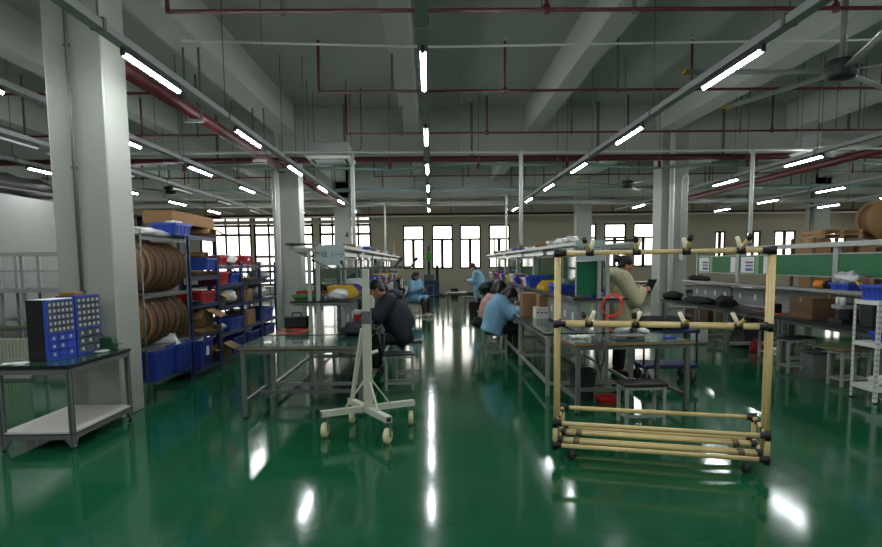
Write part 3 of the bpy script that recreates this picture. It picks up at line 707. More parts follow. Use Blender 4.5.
# low bay contents, all different
crate('red crate at the near end of the top of the low shelving', (-3.5, 10.35, 1.601), (.36, .44, .15), m_redp)
bag('plastic_bag', 'large white bag between the red crates on top of the low shelving', 'bag', (-3.5, 10.95, 1.601), (.2, .36, .1), m_wbag, 21)
crate('red crate at the middle of the top of the low shelving', (-3.5, 11.75, 1.601), (.36, .52, .17), m_redp, card=True)
flats('brown boards lying on top of the last low shelving bay', (-3.55, 12.9, 1.601), (.5, 1.1, .1), 5, m_card)
crate('red crate on the fourth shelf of the first low bay', (-3.5, 10.36, 1.301), (.36, .5, .2), m_redp)
crate('blue crate on the fourth shelf of the first low bay', (-3.5, 10.95, 1.301), (.36, .46, .16), m_blue)
flats('brown sheets on the fourth shelf of the second low bay', (-3.5, 11.8, 1.301), (.45, .9, .1), 6, m_cardd)
bag('plastic_bag', 'grey bag on the fourth shelf of the third low bay', 'bag', (-3.5, 13.05, 1.301), (.2, .4, .1), m_wbag, 23)
bag('plastic_bag', 'heap of clear bags on the third shelf of the first low bay', 'bag', (-3.5, 10.75, .951), (.2, .34, .15), m_wbag, 25)
carton('open brown box at the near end of the third shelf of the low shelving', (-3.5, 10.22, .951), (.36, .3, .2), 0, None, True)
carton('brown box on the third shelf of the second low bay', (-3.5, 11.7, .951), (.4, .5, .22), .1)
bag('plastic_bag', 'grey bag on the brown box in the second low bay', 'bag', (-3.5, 11.72, 1.175), (.14, .26, .045), m_wbag, 26)
bag('plastic_bag', 'bright white bag on the third shelf of the third low bay', 'bag', (-3.5, 12.85, .951), (.2, .33, .15), m_wbag, 27)
crate('blue crate on the second shelf of the first low bay', (-3.5, 10.85, .521), (.4, .7, .2), m_blue)
carton('brown box on the second shelf of the second low bay', (-3.5, 11.75, .521), (.4, .6, .26), .05)
crate('blue crate on the second shelf of the third low bay', (-3.5, 13.0, .521), (.4, .8, .22), m_blue)
bag('plastic_bag', 'grey bag at the near end of the second shelf of the low shelving', 'bag', (-3.5, 10.27, .521), (.18, .2, .1), m_wbag, 28)
carton('open brown box on the bottom shelf of the first low bay', (-3.5, 10.3, .131), (.4, .4, .24), 0, None, True)
crate('blue crate on the bottom shelf of the first low bay', (-3.5, 10.88, .131), (.42, .56, .26), m_blued)
crate('blue crate on the bottom shelf of the second low bay', (-3.5, 11.85, .131), (.42, .7, .26), m_blued)
bag('plastic_bag', 'pale bag heaped in the bottom crate of the second low bay', 'bag', (-3.5, 11.85, .33), (.16, .28, .1), m_wbag, 29)
crate('blue crate on the bottom shelf of the third low bay', (-3.5, 13.05, .131), (.42, .8, .26), m_blued)
# ------------------------------------------------------------------ assembly lines
m_divider = glass('green_tinted_sheet', (.5, .78, .64), .1, .05, .55, (30, 98, 66))
def socket_strip(parent, x, y0, y1, z0, z1, face):
    sp = MB().bx(x - .02, x + .02, y0, y1, z0, z1).build('socket_panel', m_sock, parent)
    n = max(2, int((y1 - y0) / .42))
    for i in range(n):
        y = y0 + (y1 - y0) * (i + .5) / n; zc = (z0 + z1) / 2
        MB().bx(x + face * .02, x + face * .027, y - .04, y + .04, zc - .045, zc + .045).build('socket', m_white, sp)
def line_module(label, loc, L, x0, x1, s0, s1, face, zt=1.8, zs=1.16, cap=(-.3, .34), dz=(1.22, 1.68), table_m=None):
    """one bench section; local x across the line, y along it. face: side of the aisle"""
    t = thing('assembly_bench', label, 'workbench', loc)
    H = .757
    MB().bx(x0, x1, .01, L - .01, H - .006, H).build('mat_surface', table_m or m_green, t)
    MB().bx(x0, x1, .01, L - .01, H - .03, H - .006).build('tabletop', m_black, t)
    for x in (x0 + .05, x1 - .05):
        for y in (.05, L - .05): MB().bx(x - .022, x + .022, y - .022, y + .022, 0, H - .03).build('leg', m_alu, t)
        MB().bx(x - .018, x + .018, .072, L - .072, H - .075, H - .03).build('apron', m_alu, t)
        MB().bx(x - .018, x + .018, .072, L - .072, .13, .17).build('lower_rail', m_alu, t)
    for y in (.05, L - .05): MB().bx(x0 + .072, x1 - .072, y - .018, y + .018, .13, .17).build('lower_rail', m_alu, t)
    for y in (.04, L - .06):
        for x in (-.05, .05): MB().bx(x - .021, x + .021, y - .021, y + .021, .17, zt - .05).build('upright', m_alu, t)
        MB().bx(cap[0], cap[1], y - .02, y + .02, zt - .05, zt - .01).build('cross_arm', m_alu, t)
        MB().bx(s0 + .02, s1 - .02, y + .022, y + .05, zs - .06, zs - .025).build('shelf_arm', m_alu, t)
    MB().bx(s0, s1, .0, L - .002, zs - .03, zs - .006).build('shelf', m_alu, t)
    MB().bx(s0 - .004, s1 + .004, -.006, L - .002, zs - .006, zs + .002).build('shelf_top', m_black, t)
    for x in (s0 - .006, s1 + .001): MB().bx(x, x + .005, .0, L - .002, zs - .02, zs - .006).build('shelf_edge', m_black, t)
    MB().bx(s0, s1, -.006, 0, zs - .022, zs - .006).build('shelf_edge', m_black, t)
    for xa, xb in ((cap[0], cap[0] + (.05 if face > 0 else .2)), (cap[1] - (.2 if face > 0 else .05), cap[1])): MB().bx(xa, xb, 0, L - .002, zt - .01, zt + .03).build('top_rail', m_alu, t)
    for y in (.04, L - .06): MB().prism([((cap[0] if face > 0 else cap[1]) + face * .08, zt - .05), (face * -.05, zt - .05), (face * -.05, zt - .13)], y - .015, y + .015, 'y').build('gusset', m_steel, t)
    MB().bx(face * .24 - .035, face * .24 + .035, .15, L - .15, zt - .1, zt - .05).build('lamp_batten', m_off, t)
    d = MB().bx(-.004, .004, .07, L - .09, *dz).build('divider_sheet', m_divider, t)
    for z in dz: MB().bx(-.012, .012, .07, L - .09, z - .015, z + .015).build('divider_frame', m_alu, t)
    socket_strip(t, s0 + .08 if face < 0 else s1 - .08, .06, L - .06, H + .02, zs - .07, face)
    return t
LX1, LX2, LX3 = -1.405, 2.03, 5.9
L12 = 2.4
N1, N2 = 6, 5
Y1, Y2 = 7.66, 7.5
p1 = line_module('aluminium bench section, first from the near end of the left assembly line', (LX1, Y1, 0), L12, -.57, .68, -.28, .42, 1)
p2 = line_module('aluminium bench section, first from the near end of the middle assembly line', (LX2, Y2, 0), L12, -.7, .4, -.36, .28, -1, cap=(-.34, .42))
for k in range(1, N1): dup(p1, (LX1, Y1 + L12 * k, 0), 0, 'aluminium bench section, %s from the near end of the left assembly line' % ORD[k])
for k in range(1, N2): dup(p2, (LX2, Y2 + L12 * k, 0), 0, 'aluminium bench section, %s from the near end of the middle assembly line' % ORD[k])
MB().bx(-.31, .02, -.03, .26, 1.83, 1.85).build('cap_board', m_black, p1)
MB().bx(-.02, .43, -.03, .26, 1.83, 1.85).build('cap_board', m_black, p2)
t = thing('green_panel', 'glossy green panel hung at the near end of the middle line below its sign', 'panel', (1.86, 7.58, 1.2), 0)
MB().bx(-.14, .14, -.006, .006, 0, .4).build('panel_sheet', mat('glossy_green_panel', (16, 96, 66), .2, var=.25, scale=9), t)
for x in (-.15, .14): MB().bx(x, x + .012, -.012, .012, -.01, .44).build('panel_frame', m_alu, t)
# near end gussets and sign boards
def sign(label, px0, px1, py0, py1, Y, txt, size):
    a = atY(px0, py1, Y); b = atY(px1, py0, Y); w, h = b.x - a.x, b.z - a.z
    t = thing('line_sign', label, 'sign', (a.x + w / 2, Y, a.z))
    MB().bx(-w / 2, w / 2, -.004, .004, 0, h).build('sign_board', m_sign, t)
    text_part('lettering', txt, size, m_ink, t, Matrix.Translation((0, -.0055, h * .52)) @ Matrix.Rotation(PI / 2, 4, 'X'))
    for x in (-w * .36, w * .36): MB().bx(x - .012, x + .012, .004, .02, h * .2, h + .02).build('sign_bracket', m_alu, t)
    return t
sign('pale grey sign lettered in Chinese at the end of the left assembly line', 317, 344.5, 245, 265.5, 7.6, '产线（一）', .078)
sign('pale grey sign lettered in Chinese at the end of the middle assembly line', 576, 605, 240, 261, 7.44, '产线（二）', .084)

# right line: explicit section lengths
def line3_module(label, y, L, papers=False):
    t = thing('inspection_bench', label, 'workbench', (LX3, y, 0)); H = .757
    x0, x1 = -.82, .45
    MB().bx(x0, x1, .005, L - .005, H - .006, H).build('mat_surface', mat('black_mat', (26, 34, 32), .35), t)
    MB().bx(x0, x1, .005, L - .005, H - .03, H - .006).build('tabletop', m_black, t)
    for x in (x0 + .05, x1 - .05):
        for yy in (.05, L - .05): MB().bx(x - .024, x + .024, yy - .024, yy + .024, 0, H - .03).build('leg', m_steel, t)
        MB().bx(x - .018, x + .018, .074, L - .074, H - .08, H - .03).build('apron', m_steel, t)
    MB().bx(x1 - .068, x1 - .032, .074, L - .074, .13, .17).build('lower_rail', m_alu, t)
    for yy in (.05, L - .05): MB().bx(x0 + .074, x1 - .074, yy - .018, yy + .018, .13, .17).build('lower_rail', m_alu, t)
    for yy in (.03, L - .03): MB().bx(-.025, .025, yy - .028, yy + .028, H, 1.77).build('upright', m_alu, t)
    MB().bx(-.1, .1, 0, L - .002, 1.77, 1.785).build('top_tray', m_alu, t)
    for x in (-.1, .095): MB().bx(x, x + .006, 0, L - .002, 1.785, 1.84).build('tray_side', m_alu, t)
    b = MB().bx(-.008, .008, .065, L - .065, 1.34, 1.665).build('green_board', m_greenb, t)
    for z in (1.325, 1.665): MB().bx(-.014, .014, .06, L - .06, z, z + .016).build('board_frame', m_alu, t)
    if papers:
        MB().bx(-.012, -.009, L - .62, L - .12, 1.355, 1.65).build('notice_sheet', m_paper, b)
        for k, (a, c) in enumerate(((.14, .2), (.25, .31), (.36, .46))): MB().bx(-.0135, -.012, L - .58, L - .3, 1.64 - c * .55, 1.64 - a * .55).build('printed_block', mat('printed_blue', (96, 104, 140), .7) if k else mat('printed_maroon', (120, 60, 80), .7), b)
        MB().bx(-.012, -.009, .1, .3, 1.355, 1.65).build('notice_sheet', m_paper, b)
        MB().bx(-.0125, -.009, L - .78, L - .66, 1.345, 1.66).build('pale_strip', mat('pale_green_card', (132, 160, 120), .6), b)
    MB().bx(-.33, -.06, .0, L - .002, 1.15, 1.165).build('ledge', m_black, t)
    MB().bx(-.34, -.33, .0, L - .002, 1.125, 1.17).build('ledge_rail', m_alu, t)
    for yy in (.05, L - .05): MB().bx(-.31, -.026, yy - .015, yy + .015, 1.11, 1.15).build('ledge_arm', m_alu, t)
    socket_strip(t, -.09, .06, L - .06, H + .02, 1.08, -1)
    return t
YL = [7.15, 9.26, 11.0, 12.25, 14.15]
for k in range(4):
    line3_module('bench section with green board, %s from the near end of the right assembly line' % ORD[k], YL[k], YL[k + 1] - YL[k], k in (2, 3))

# ------------------------------------------------------------------ end tables
table('glossy green topped table at the near end of the left assembly line', (-1.36, 7.08, 0), 0, 1.3, 1.0, .757, mat('glossy_green_top', (44, 84, 70), .12, var=.15, coat=.6), m_steel, edge=mat('worn_wood_edge', (120, 112, 84), .6, var=.3, scale=20))
table('green topped table behind the cream pipe trolley', (2.08, 6.99, 0), .07, 1.27, .84, .757, mat('worn_green_top', (52, 92, 80), .2, var=.2, coat=.5), m_steel)
def coil(name, label, loc, R, turns, r, m, sx=1, cat='hose'):
    pts = [(R * (1 + .06 * math.sin(i * .9)) * math.cos(i * .3) * sx, R * (1 + .06 * math.cos(i * .7)) * math.sin(i * .3), r + r * 1.6 * (i / 21.0) * .5 + .004 * math.sin(i)) for i in range(int(21 * turns))]
    return tag(MB().tube(pts, r, 6).build(name, m, None, loc=loc), label, cat)
coil('air_hose', 'orange red air hose coiled on the glossy green table', (-1.74, 8.02, .757), .27, 2.2, .0055, m_coil, .78)
t = thing('tool_case', 'black tool case standing behind the coiled orange hose', 'case', (-1.8, 8.55, .757), 0)
MB().bx(-.15, .15, -.07, .07, 0, .16).build('case_body', m_black, t, bevel=.015)
MB().tube([(-.06, 0, .155), (-.06, 0, .2), (.06, 0, .2), (.06, 0, .155)], .012, 8).build('handle', m_black, t)
bag('black_bag', 'black crumpled bag at the right end of the glossy green table', 'bag', (-.88, 7.6, .757), (.2, .14, .085), m_cloth, 40, .35)
bag('dark_jacket', 'dark jacket lying on the left line bench in front of the seated man', 'jacket', (-.88, 8.1, .757), (.15, .26, .075), m_cloth, 41, .4)
def cable(name, label, pts, r, m, cat='cable'): return tag(MB().tube(pts, r, 6).build(name, m), label, cat)
cable('black_cables', 'bundle of black cables drooping beside the ivory stand', [(-.74, 7.9, .77), (-.66, 7.85, .72), (-.63, 7.85, .5), (-.66, 7.9, .35), (-.62, 7.95, .5), (-.6, 7.95, .72), (-.76, 8.0, .77)], .025, m_black)

# shelf contents, left line (near end first)
zs = 1.163
crate('green tray at the near end of the left line shelf', (LX1 - .09, 7.85, zs), (.34, .26, .07), mat('green_plastic', (58, 104, 50), .45))
crate('red tray behind the green tray on the left line shelf', (LX1 - .12, 8.16, zs), (.3, .26, .1), m_redp)
bag('plastic_bag', 'clear bags piled at the near end of the left line shelf beside the sign', 'bag', (LX1 + .25, 7.9, zs), (.13, .2, .075), m_wbag, 50)
for k in range(3):
    picking_bin('yellow picking bin, %s from the near end of the left line shelf' % ORD[k], (LX1 + .24, 8.28 + .24 * k, zs), m_yellow, (.22, .32, .15), PI / 2, 'yellow picking bins')
for k in range(3):
    picking_bin('purple blue picking bin, %s behind the yellow bins on the left line' % ORD[k], (LX1 + .24, 9.05 + .25 * k, zs), mat('purple_plastic', (66, 52, 130), .4), (.22, .32, .14), PI / 2, 'purple picking bins')
bag('plastic_bag', 'white bag behind the purple bins on the left line shelf', 'bag', (LX1 + .2, 9.95, zs), (.13, .18, .09), m_wbag, 51)
carton('small white box on the left line shelf behind the white bag', (LX1 + .18, 10.4, zs), (.26, .3, .2), 0, m_white)
crate('blue crate on the left line shelf beyond the small white box', (LX1 + .2, 10.95, zs), (.3, .42, .16), m_blue)
crate('second blue crate farther along the left line shelf', (LX1 + .2, 11.9, zs), (.3, .5, .18), m_blue)
FAR = [('parts_bin', 'bin', m_blue, 'blue'), ('parts_bin', 'bin', m_yellow, 'yellow'), ('parts_bin', 'bin', m_white, 'white'), ('parts_bin', 'bin', m_redp, 'red'), ('parts_bin', 'bin', m_card, 'brown'), ('parts_bin', 'bin', m_steel, 'grey')]
rnd = random.Random(5); cnt = {}
def far_row(X, ys, z, line, spots, seq):
    for i, y in enumerate(ys):
        nm, cat, m, colr = FAR[seq[i % len(seq)]]
        key = (line, spots, colr); cnt[key] = cnt.get(key, 0) + 1
        lab = '%s parts bin, %s of its colour along the %s of the %s assembly line' % (colr, ORD[cnt[key] - 1], spots, line)
        w, d, h = rnd.uniform(.24, .34), rnd.uniform(.28, .4), rnd.uniform(.1, .2)
        if z > 1.5: w, d, h = .16, rnd.uniform(.15, .3), rnd.uniform(.03, .08)
        crate(lab, (X + rnd.uniform(-.02, .02), y, z), (w, d, h), m, 0, 'parts_bin', 'bin', 'parts bins along the lines')
far_row(LX1 + .2, [12.7 + .55 * i for i in range(16)], zs, 'left', 'shelf', [0, 2, 4, 0, 3, 2, 5, 1])
far_row(LX1 + .24, [9.0 + 1.15 * i for i in range(10)], 1.831, 'left', 'top board', [4, 2, 0, 5, 2])
far_row(LX2 - .15, [11.4 + .55 * i for i in range(14)], zs, 'middle', 'shelf', [0, 2, 3, 0, 4, 2, 1, 5])
far_row(LX2 - .24, [9.4 + 1.0 * i for i in range(9)], 1.831, 'middle', 'top board', [2, 4, 2, 5, 0])

# bench top machines on both lines
def bench_unit(label, loc, m, h=.36, rz=0, lampm=None):
    t = thing('test_instrument', label, 'instrument', loc, rz, 'test instruments along the lines')
    MB().bx(-.16, .16, -.16, .16, 0, h * .3).build('base', m, t, bevel=.008)
    MB().bx(-.02, .14, -.12, .12, h * .3, h).build('head', m, t, bevel=.01)
    MB().bx(-.14, -.12, -.1, .1, h * .34, h * .8).build('front_panel', m_dark, t)
    MB().cyl((.05, 0, h), (.05, 0, h + .06), .02, 8).build('knob', lampm or m_black, t)
cols = [(m_white, 'white'), (m_steel, 'grey'), (m_dark, 'black')]
for k in range(7):
    m, c = cols[k % 3]; bench_unit('%s test instrument on the left line bench, %s from the seated man' % (c, ORD[k]), (-1.1 + .16, 10.2 + 1.75 * k, .757), m, .34 + .05 * (k % 2), PI, m_redp if k % 2 else None)
for k in range(5):
    m, c = cols[(k + 1) % 3]; bench_unit('%s test instrument on the middle line bench, %s from its near end' % (c, ORD[k]), (1.72, 11.9 + 1.5 * k, .757), m, .36 + .05 * (k % 2), 0, m_redp if k % 2 else None)
t = thing('red_device', 'red and white bench device under the seated man in the dark coat', 'device', (-.98, 8.75, .757), 0)
MB().bx(-.12, .12, -.12, .12, 0, .16).build('device_body', m_redp, t, bevel=.01)
MB().bx(-.1, .1, -.1, .1, .16, .22).build('device_top', m_white, t, bevel=.006)
MB().cyl((0, 0, .22), (0, 0, .36), .025, 8).build('device_column', m_dark, t)

# middle line near end contents
carton('large brown box on the near end of the middle line bench', (1.55, 10.05, .757), (.27, .3, .36), 0)
carton('small brown box on top of the white carton on the middle line bench', (1.72, 9.62, .929), (.24, .26, .18), .05)
t = carton('white carton with dark printed marks on the middle line bench', (1.7, 9.6, .757), (.3, .3, .17), 0, m_white)
for k in range(5): MB().bx(-.14 + .06 * k, -.11 + .06 * k, -.152, -.15, .08, .1).build('printed_mark', m_ink, t)
for k in range(3):
    picking_bin('yellow picking bin, %s from the near end of the middle line shelf' % ORD[k], (LX2 - .16, 9.75 + .25 * k, zs), m_yellow, (.22, .32, .14), -PI / 2, 'yellow picking bins')
crate('blue crate in front of the yellow bins on the middle line shelf', (LX2 - .16, 9.15, zs), (.3, .5, .12), m_blue)
bag('plastic_bag', 'clear bag on top of the blue crate on the middle line shelf', 'bag', (LX2 - .16, 9.2, zs + .1), (.1, .18, .05), m_wbag, 55)
crate('small blue box at the near end of the middle line shelf', (LX2 + .0, 7.8, zs), (.2, .2, .09), m_blue)
flats('white papers lying on the near end of the middle line shelf', (LX2 + .12, 7.65, zs), (.22, .28, .1), 2, m_paper)
bag('plastic_bag', 'white bag on the top board of the middle line behind its sign', 'bag', (LX2 - .24, 8.2, 1.831), (.1, .2, .05), m_wbag, 56)
bag('plastic_bag', 'second white bag farther along the middle line top board', 'bag', (LX2 - .24, 8.8, 1.831), (.08, .16, .05), m_wbag, 57)
# coiled red hose hanging on the middle line upright
pts = []
for i in range(40):
    a = i * .38; pts.append((LX2 + .08 + .13 * math.sin(a) * (1 - .004 * i), 7.44 - .012 * math.cos(a) - .0005 * i, 1.1 + .13 * math.cos(a) - .001 * i))
pts += [(LX2 + .02, 7.43, .95), (LX2 - .04, 7.42, .86), (LX2 + .08, 7.38, .775), (LX2 + .2, 7.3, .77)]
cable('air_hose', 'coiled orange red air hose hanging at the near upright of the middle line', pts, .008, m_coil, 'hose')
tag(MB().bx(-.02, .02, -.05, .05, 0, .44).build('wooden_board', m_wood, None, bevel=.004, loc=(LX1 + .24, 20.6, 1.831)), 'narrow wooden board standing upright on the far end of the left line', 'board')
tag(MB().bx(-.02, .02, -.05, .05, 0, .4).build('wooden_board', m_wood, None, bevel=.004, loc=(LX2 - .24, 18.2, 1.831)), 'narrow wooden board standing upright on the far end of the middle line', 'board')
# things on the table behind the trolley
def hand_tool(label, loc, rz, m):
    t = thing('label_gun', label, 'hand tool', loc, rz)
    MB().tube([(-.11, 0, .07), (-.02, 0, .07), (.08, 0, .055), (.13, 0, .045)], [.03, .042, .036, .02], 12).build('gun_body', m, t)
    MB().tube([(-.05, 0, .05), (-.09, .02, .03), (-.12, .03, .022)], [.026, .022, .022], 10).build('grip', m_black, t)
    MB().bx(-.15, -.1, -.04, .04, .0, .1).build('battery', m_black, t, bevel=.008)
    return t
hand_tool('white and black hand tool lying on the table behind the trolley', (2.33, 7.18, .757), -.6, m_white)
hand_tool('black and grey hand tool beside the hanging red hose', (2.16, 7.12, .757), 2.2, m_galv)
cable('white_cable', 'tangled white cable at the left of the table behind the trolley', [(1.62 + .1 * math.sin(i * 1.3), 6.95 + .06 * math.cos(i * 1.9), .768 + .012 * (1 + math.sin(i * 2.3))) for i in range(26)], .008, m_white)
cable('black_cables', 'thick black cables hanging off the left of the table behind the trolley', [(1.75, 6.9, .775), (1.72, 6.62, .785), (1.7, 6.5, .77), (1.69, 6.47, .6), (1.72, 6.46, .48), (1.76, 6.47, .6), (1.78, 6.5, .77), (1.85, 6.85, .775)], .017, m_black)
t = thing('grey_case', 'flat grey case lying at the middle of the table behind the trolley', 'case', (2.1, 6.8, .757), .07)
MB().bx(-.16, .16, -.1, .1, 0, .06).build('case_shell', m_steel, t, bevel=.01)
MB().bx(-.05, .05, -.112, -.1, .02, .04).build('latch', m_black, t)
tag(MB().tube([(2.5, 6.85, .768), (2.66, 6.88, .768)], .01, 8).build('blue_marker', m_blue), 'blue marker lying on the right of the table behind the trolley', 'marker')
bag('dark_jacket', 'black jacket heaped over the handcart beside the standing woman', 'jacket', (3.0, 8.38, .701), (.36, .22, .1), m_cloth, 61, .3)

# ------------------------------------------------------------------ ivory hanging stand on wheels
def caster(parent, x, y, h, R, m, yaw=0, w=.032):
    M = Matrix.Translation((x, y, 0)) @ Matrix.Rotation(yaw, 4, 'Z')
    c = MB(); c.bx(-.03, .03, -.03, .03, h - .006, h, M)
    for sy in (-1, 1): c.prism([(-.025, h - .006), (.025, h - .006), (.012, R - .012), (-.012, R - .012)], sy * (w / 2 + .006) - .002, sy * (w / 2 + .006) + .002, 'y', M)
    o = c.build('caster_fork', m_steel, parent)
    Mw = M @ Matrix.Translation((0, 0, R)) @ Matrix.Rotation(PI / 2, 4, 'X')
    MB().lathe([(R * .3, -w / 2), (R * .86, -w / 2), (R, -w * .3), (R, w * .3), (R * .86, w / 2), (R * .3, w / 2)], 20, Mw).build('wheel', m, o)
    MB().cyl(tuple(M @ Vector((0, -w / 2 - .012, R))), tuple(M @ Vector((0, w / 2 + .012, R))), .008, 8).build('axle', m_black, o)
t = thing('hanging_stand', 'ivory steel hanging stand on four wheels in front of the left assembly line', 'stand', (-.61, 5.98, 0))
ends = [(-.42, -.17), (.42, .28), (.22, -.42), (-.22, .4)]
zb = .225
MB().bar((ends[0][0], ends[0][1], zb), (ends[1][0], ends[1][1], zb), .062, .055).build('base_beam', m_trol, t)
MB().bar((ends[2][0], ends[2][1], zb), (ends[3][0], ends[3][1], zb), .066, .055).build('base_beam', m_trol, t)
for (x, y), yw in zip(ends, (1.4, 1.6, 1.25, 1.5)):
    caster(t, x * .93, y * .93, zb - .027, .072, m_tyre, yw, .046)
    MB().bx(-.022, .022, -.002, .002, -.018, .018, Matrix.Translation((x * 1.003, y * 1.003, zb)) @ Matrix.Rotation(math.atan2(y, x) + PI / 2, 4, 'Z')).build('end_opening', m_black, t)
MB().bx(-.04, .04, -.04, .04, zb + .027, 1.06).build('lower_post', m_trol, t, bevel=.004)
MB().bx(-.032, .032, -.032, .032, 1.1, 1.55).build('upper_post', m_trol, t, bevel=.004)
MB().bx(-.043, .043, -.043, .043, 1.04, 1.16).build('collar', m_steel, t, bevel=.004)
for (x, y) in ends[:3]:
    n = Vector((x, y, 0)).normalized(); MB().bar((n.x * .04, n.y * .04, .5), (n.x * .23, n.y * .23, zb + .03), .022, .012).build('brace', m_trol, t)
MB().bar((-.2, .36, zb + .02), (-.05, .09, .98), .035, .035).build('back_strut', m_trol, t)
MB().cyl((.03, -.02, .76), (.1, -.05, .79), .016, 8).build('lock_knob', m_white, t)
MB().bar((-.32, 0, 1.555), (.42, .02, 1.565), .022, .022).build('cross_arm', m_steel, t)
for a, b in (((-.32, 0, 1.56), (-.46, -.04, 1.63)), ((-.2, 0, 1.57), (-.2, -.12, 1.61)), ((.27, 0, 1.57), (.33, -.1, 1.63)), ((.42, .02, 1.565), (.47, -.08, 1.63)), ((.08, .01, 1.57), (.1, -.09, 1.62))):
    h = MB().tube([a, b], .009, 8).build('hook_arm', m_steel, t); MB().tube([b, Vector(b) + (Vector(b) - Vector(a)).normalized() * .03], .014, 8).build('rubber_tip', m_black, h)

# ------------------------------------------------------------------ cream pipe trolley
t = thing('pipe_trolley', 'empty cream pipe trolley with black joints on casters in the right foreground', 'trolley', (.981, 5.03, 0), -.3074)
Lr, Dr, r = 1.55, .58, .0185
def pipe(nm, a, b, rr=r, m=m_cream): return MB().tube([a, b], rr, 12).build(nm, m, t)
def joint(a, b, rr=.0245): return MB().tube([a, b], rr, 12).build('joint', m_black, t)
ZL, ZU, ZM, ZTp = .128, .309, 1.105, 1.665
YA, YB = .05, .185
for x in (0, Lr):
    pipe('tall_post', (x, YA, ZL), (x, YA, ZTp)); pipe('tall_post', (x, YB, ZL), (x, YB, ZTp))
    for y in (0, Dr): pipe('corner_post', (x, y, ZL - .02), (x, y, ZU + .02))
    for z in (ZL, ZU): pipe('side_rail', (x, 0, z), (x, Dr, z))
    for y in (0, Dr):
        for z in (ZL, ZU): joint((x, y, z - .035), (x, y, z + .035)); joint((x, y - .05 if y else 0, z), (x, y if y else .05, z)); s = .055 if x == 0 else -.055; joint((x, y, z), (x + s, y, z))
    joint((x, YA - .03, ZU), (x, YA + .03, ZU)); joint((x, YB - .03, ZU), (x, YB + .03, ZU)); joint((x, .36, ZU), (x, .42, ZU))
    s = .075 if x == 0 else -.075
    for z in (ZM, ZTp): joint((x, YA, z - .03), (x, YA, z + .03)); joint((x, YA, z), (x + s, YA, z)); joint((x, YA, z), (x, YB, z), .02); joint((x, YB, z - .03), (x, YB, z + .03))
pipe('top_bar', (0, YA, ZTp), (Lr, YA, ZTp)); pipe('middle_bar', (0, YA, ZM), (Lr, YA, ZM)); pipe('middle_bar', (0, YB, ZM), (Lr, YB, ZM))
pipe('base_bar', (0, 0, ZL), (Lr, 0, ZL)); pipe('base_bar', (0, 0, ZU), (Lr, 0, ZU)); pipe('base_bar', (0, Dr, ZU), (Lr, Dr, ZU)); pipe('base_bar', (0, Dr, ZL), (Lr, Dr, ZL))
for y in (.1, .16, .36, .42):
    p = pipe('floor_bar', (0, y, ZL + .012), (Lr, y, ZL + .012), .017)
    for x in (.16, Lr - .16): MB().tube([(x - .025, y, ZL + .012), (x + .025, y, ZL + .012)], .0195, 10).build('strap', mat('olive_tape', (104, 100, 62), .6), p)
    for x in (.0, Lr - .05): MB().tube([(x, y, ZL + .012), (x + .05, y, ZL + .012)], .022, 10).build('end_joint', m_black, p)
for z, flip in ((ZTp, 1), (ZM, -1)):
    for i, f in enumerate((.165, .39, .62, .86)):
        x = Lr * f; lean = (-.04, -.01, .02, .05)[i]
        h = MB().tube([(x - .03, YA, z), (x + .03, YA, z)], .0255, 12).build('hook_clamp', m_black, t)
        a = Vector((x, YA - .012, z + .015)); b = Vector((x + lean * .8, YA - .07, z + (.085 if flip > 0 else .07)))
        MB().tube([a, b], .0155, 10).build('hook_pipe', m_cream, h); d = (b - a).normalized()
        MB().tube([b - d * .005, b + d * .03], .02, 10).build('hook_cap', m_black, h)
        a = Vector((x, YA + .012, z + .015)); b = Vector((x + (.02 if flip > 0 else .035) * (1 if i < 2 else -1), YA + .06, z + .1)); MB().tube([a, b], .0155, 10).build('hook_pipe', m_creamw, h)
for x in (.13, Lr - .13):
    for y in (.06, Dr - .06): caster(t, x, y, ZL - .018, .042, m_dark, .4, .026)

# ------------------------------------------------------------------ stools
stool('green topped work stool standing alone beside the ivory stand', (-.42, 8.1, 0), .05, h=.47, w=.4)
stool('black topped stool under the seated man in the dark coat', (-.33, 8.83, 0), 0, m_seatb, h=.54, w=.4)
stool('black topped stool in front of the table behind the trolley', (2.06, 6.2, 0), .06, m_seatb, h=.415)
stool('grey stool under the seated person in pale blue at the middle line', (1.08, 10.75, 0), 0, m_seat, w=.4)
stool('stool under the person in blue seated far down the left line', (-.5, 19.5, 0), .4, m_seat)
stool('black topped stool by the far standing person in blue', (1.2, 20.6, 0), .1, m_seatb, h=.5)
stool('tall dark topped stool half hidden behind the trolley post by the right line', (5.6, 10.35, 0), 0, m_seatb, h=.62, w=.4)
stool('dark topped stool left of the grey bin at the right line', (5.2, 9.0, 0), .1, m_seatb, h=.5)
stool('tan topped stool right of the grey bin at the right line', (5.28, 7.95, 0), .12, mat('tan_seat', (110, 98, 70), .5), h=.47)
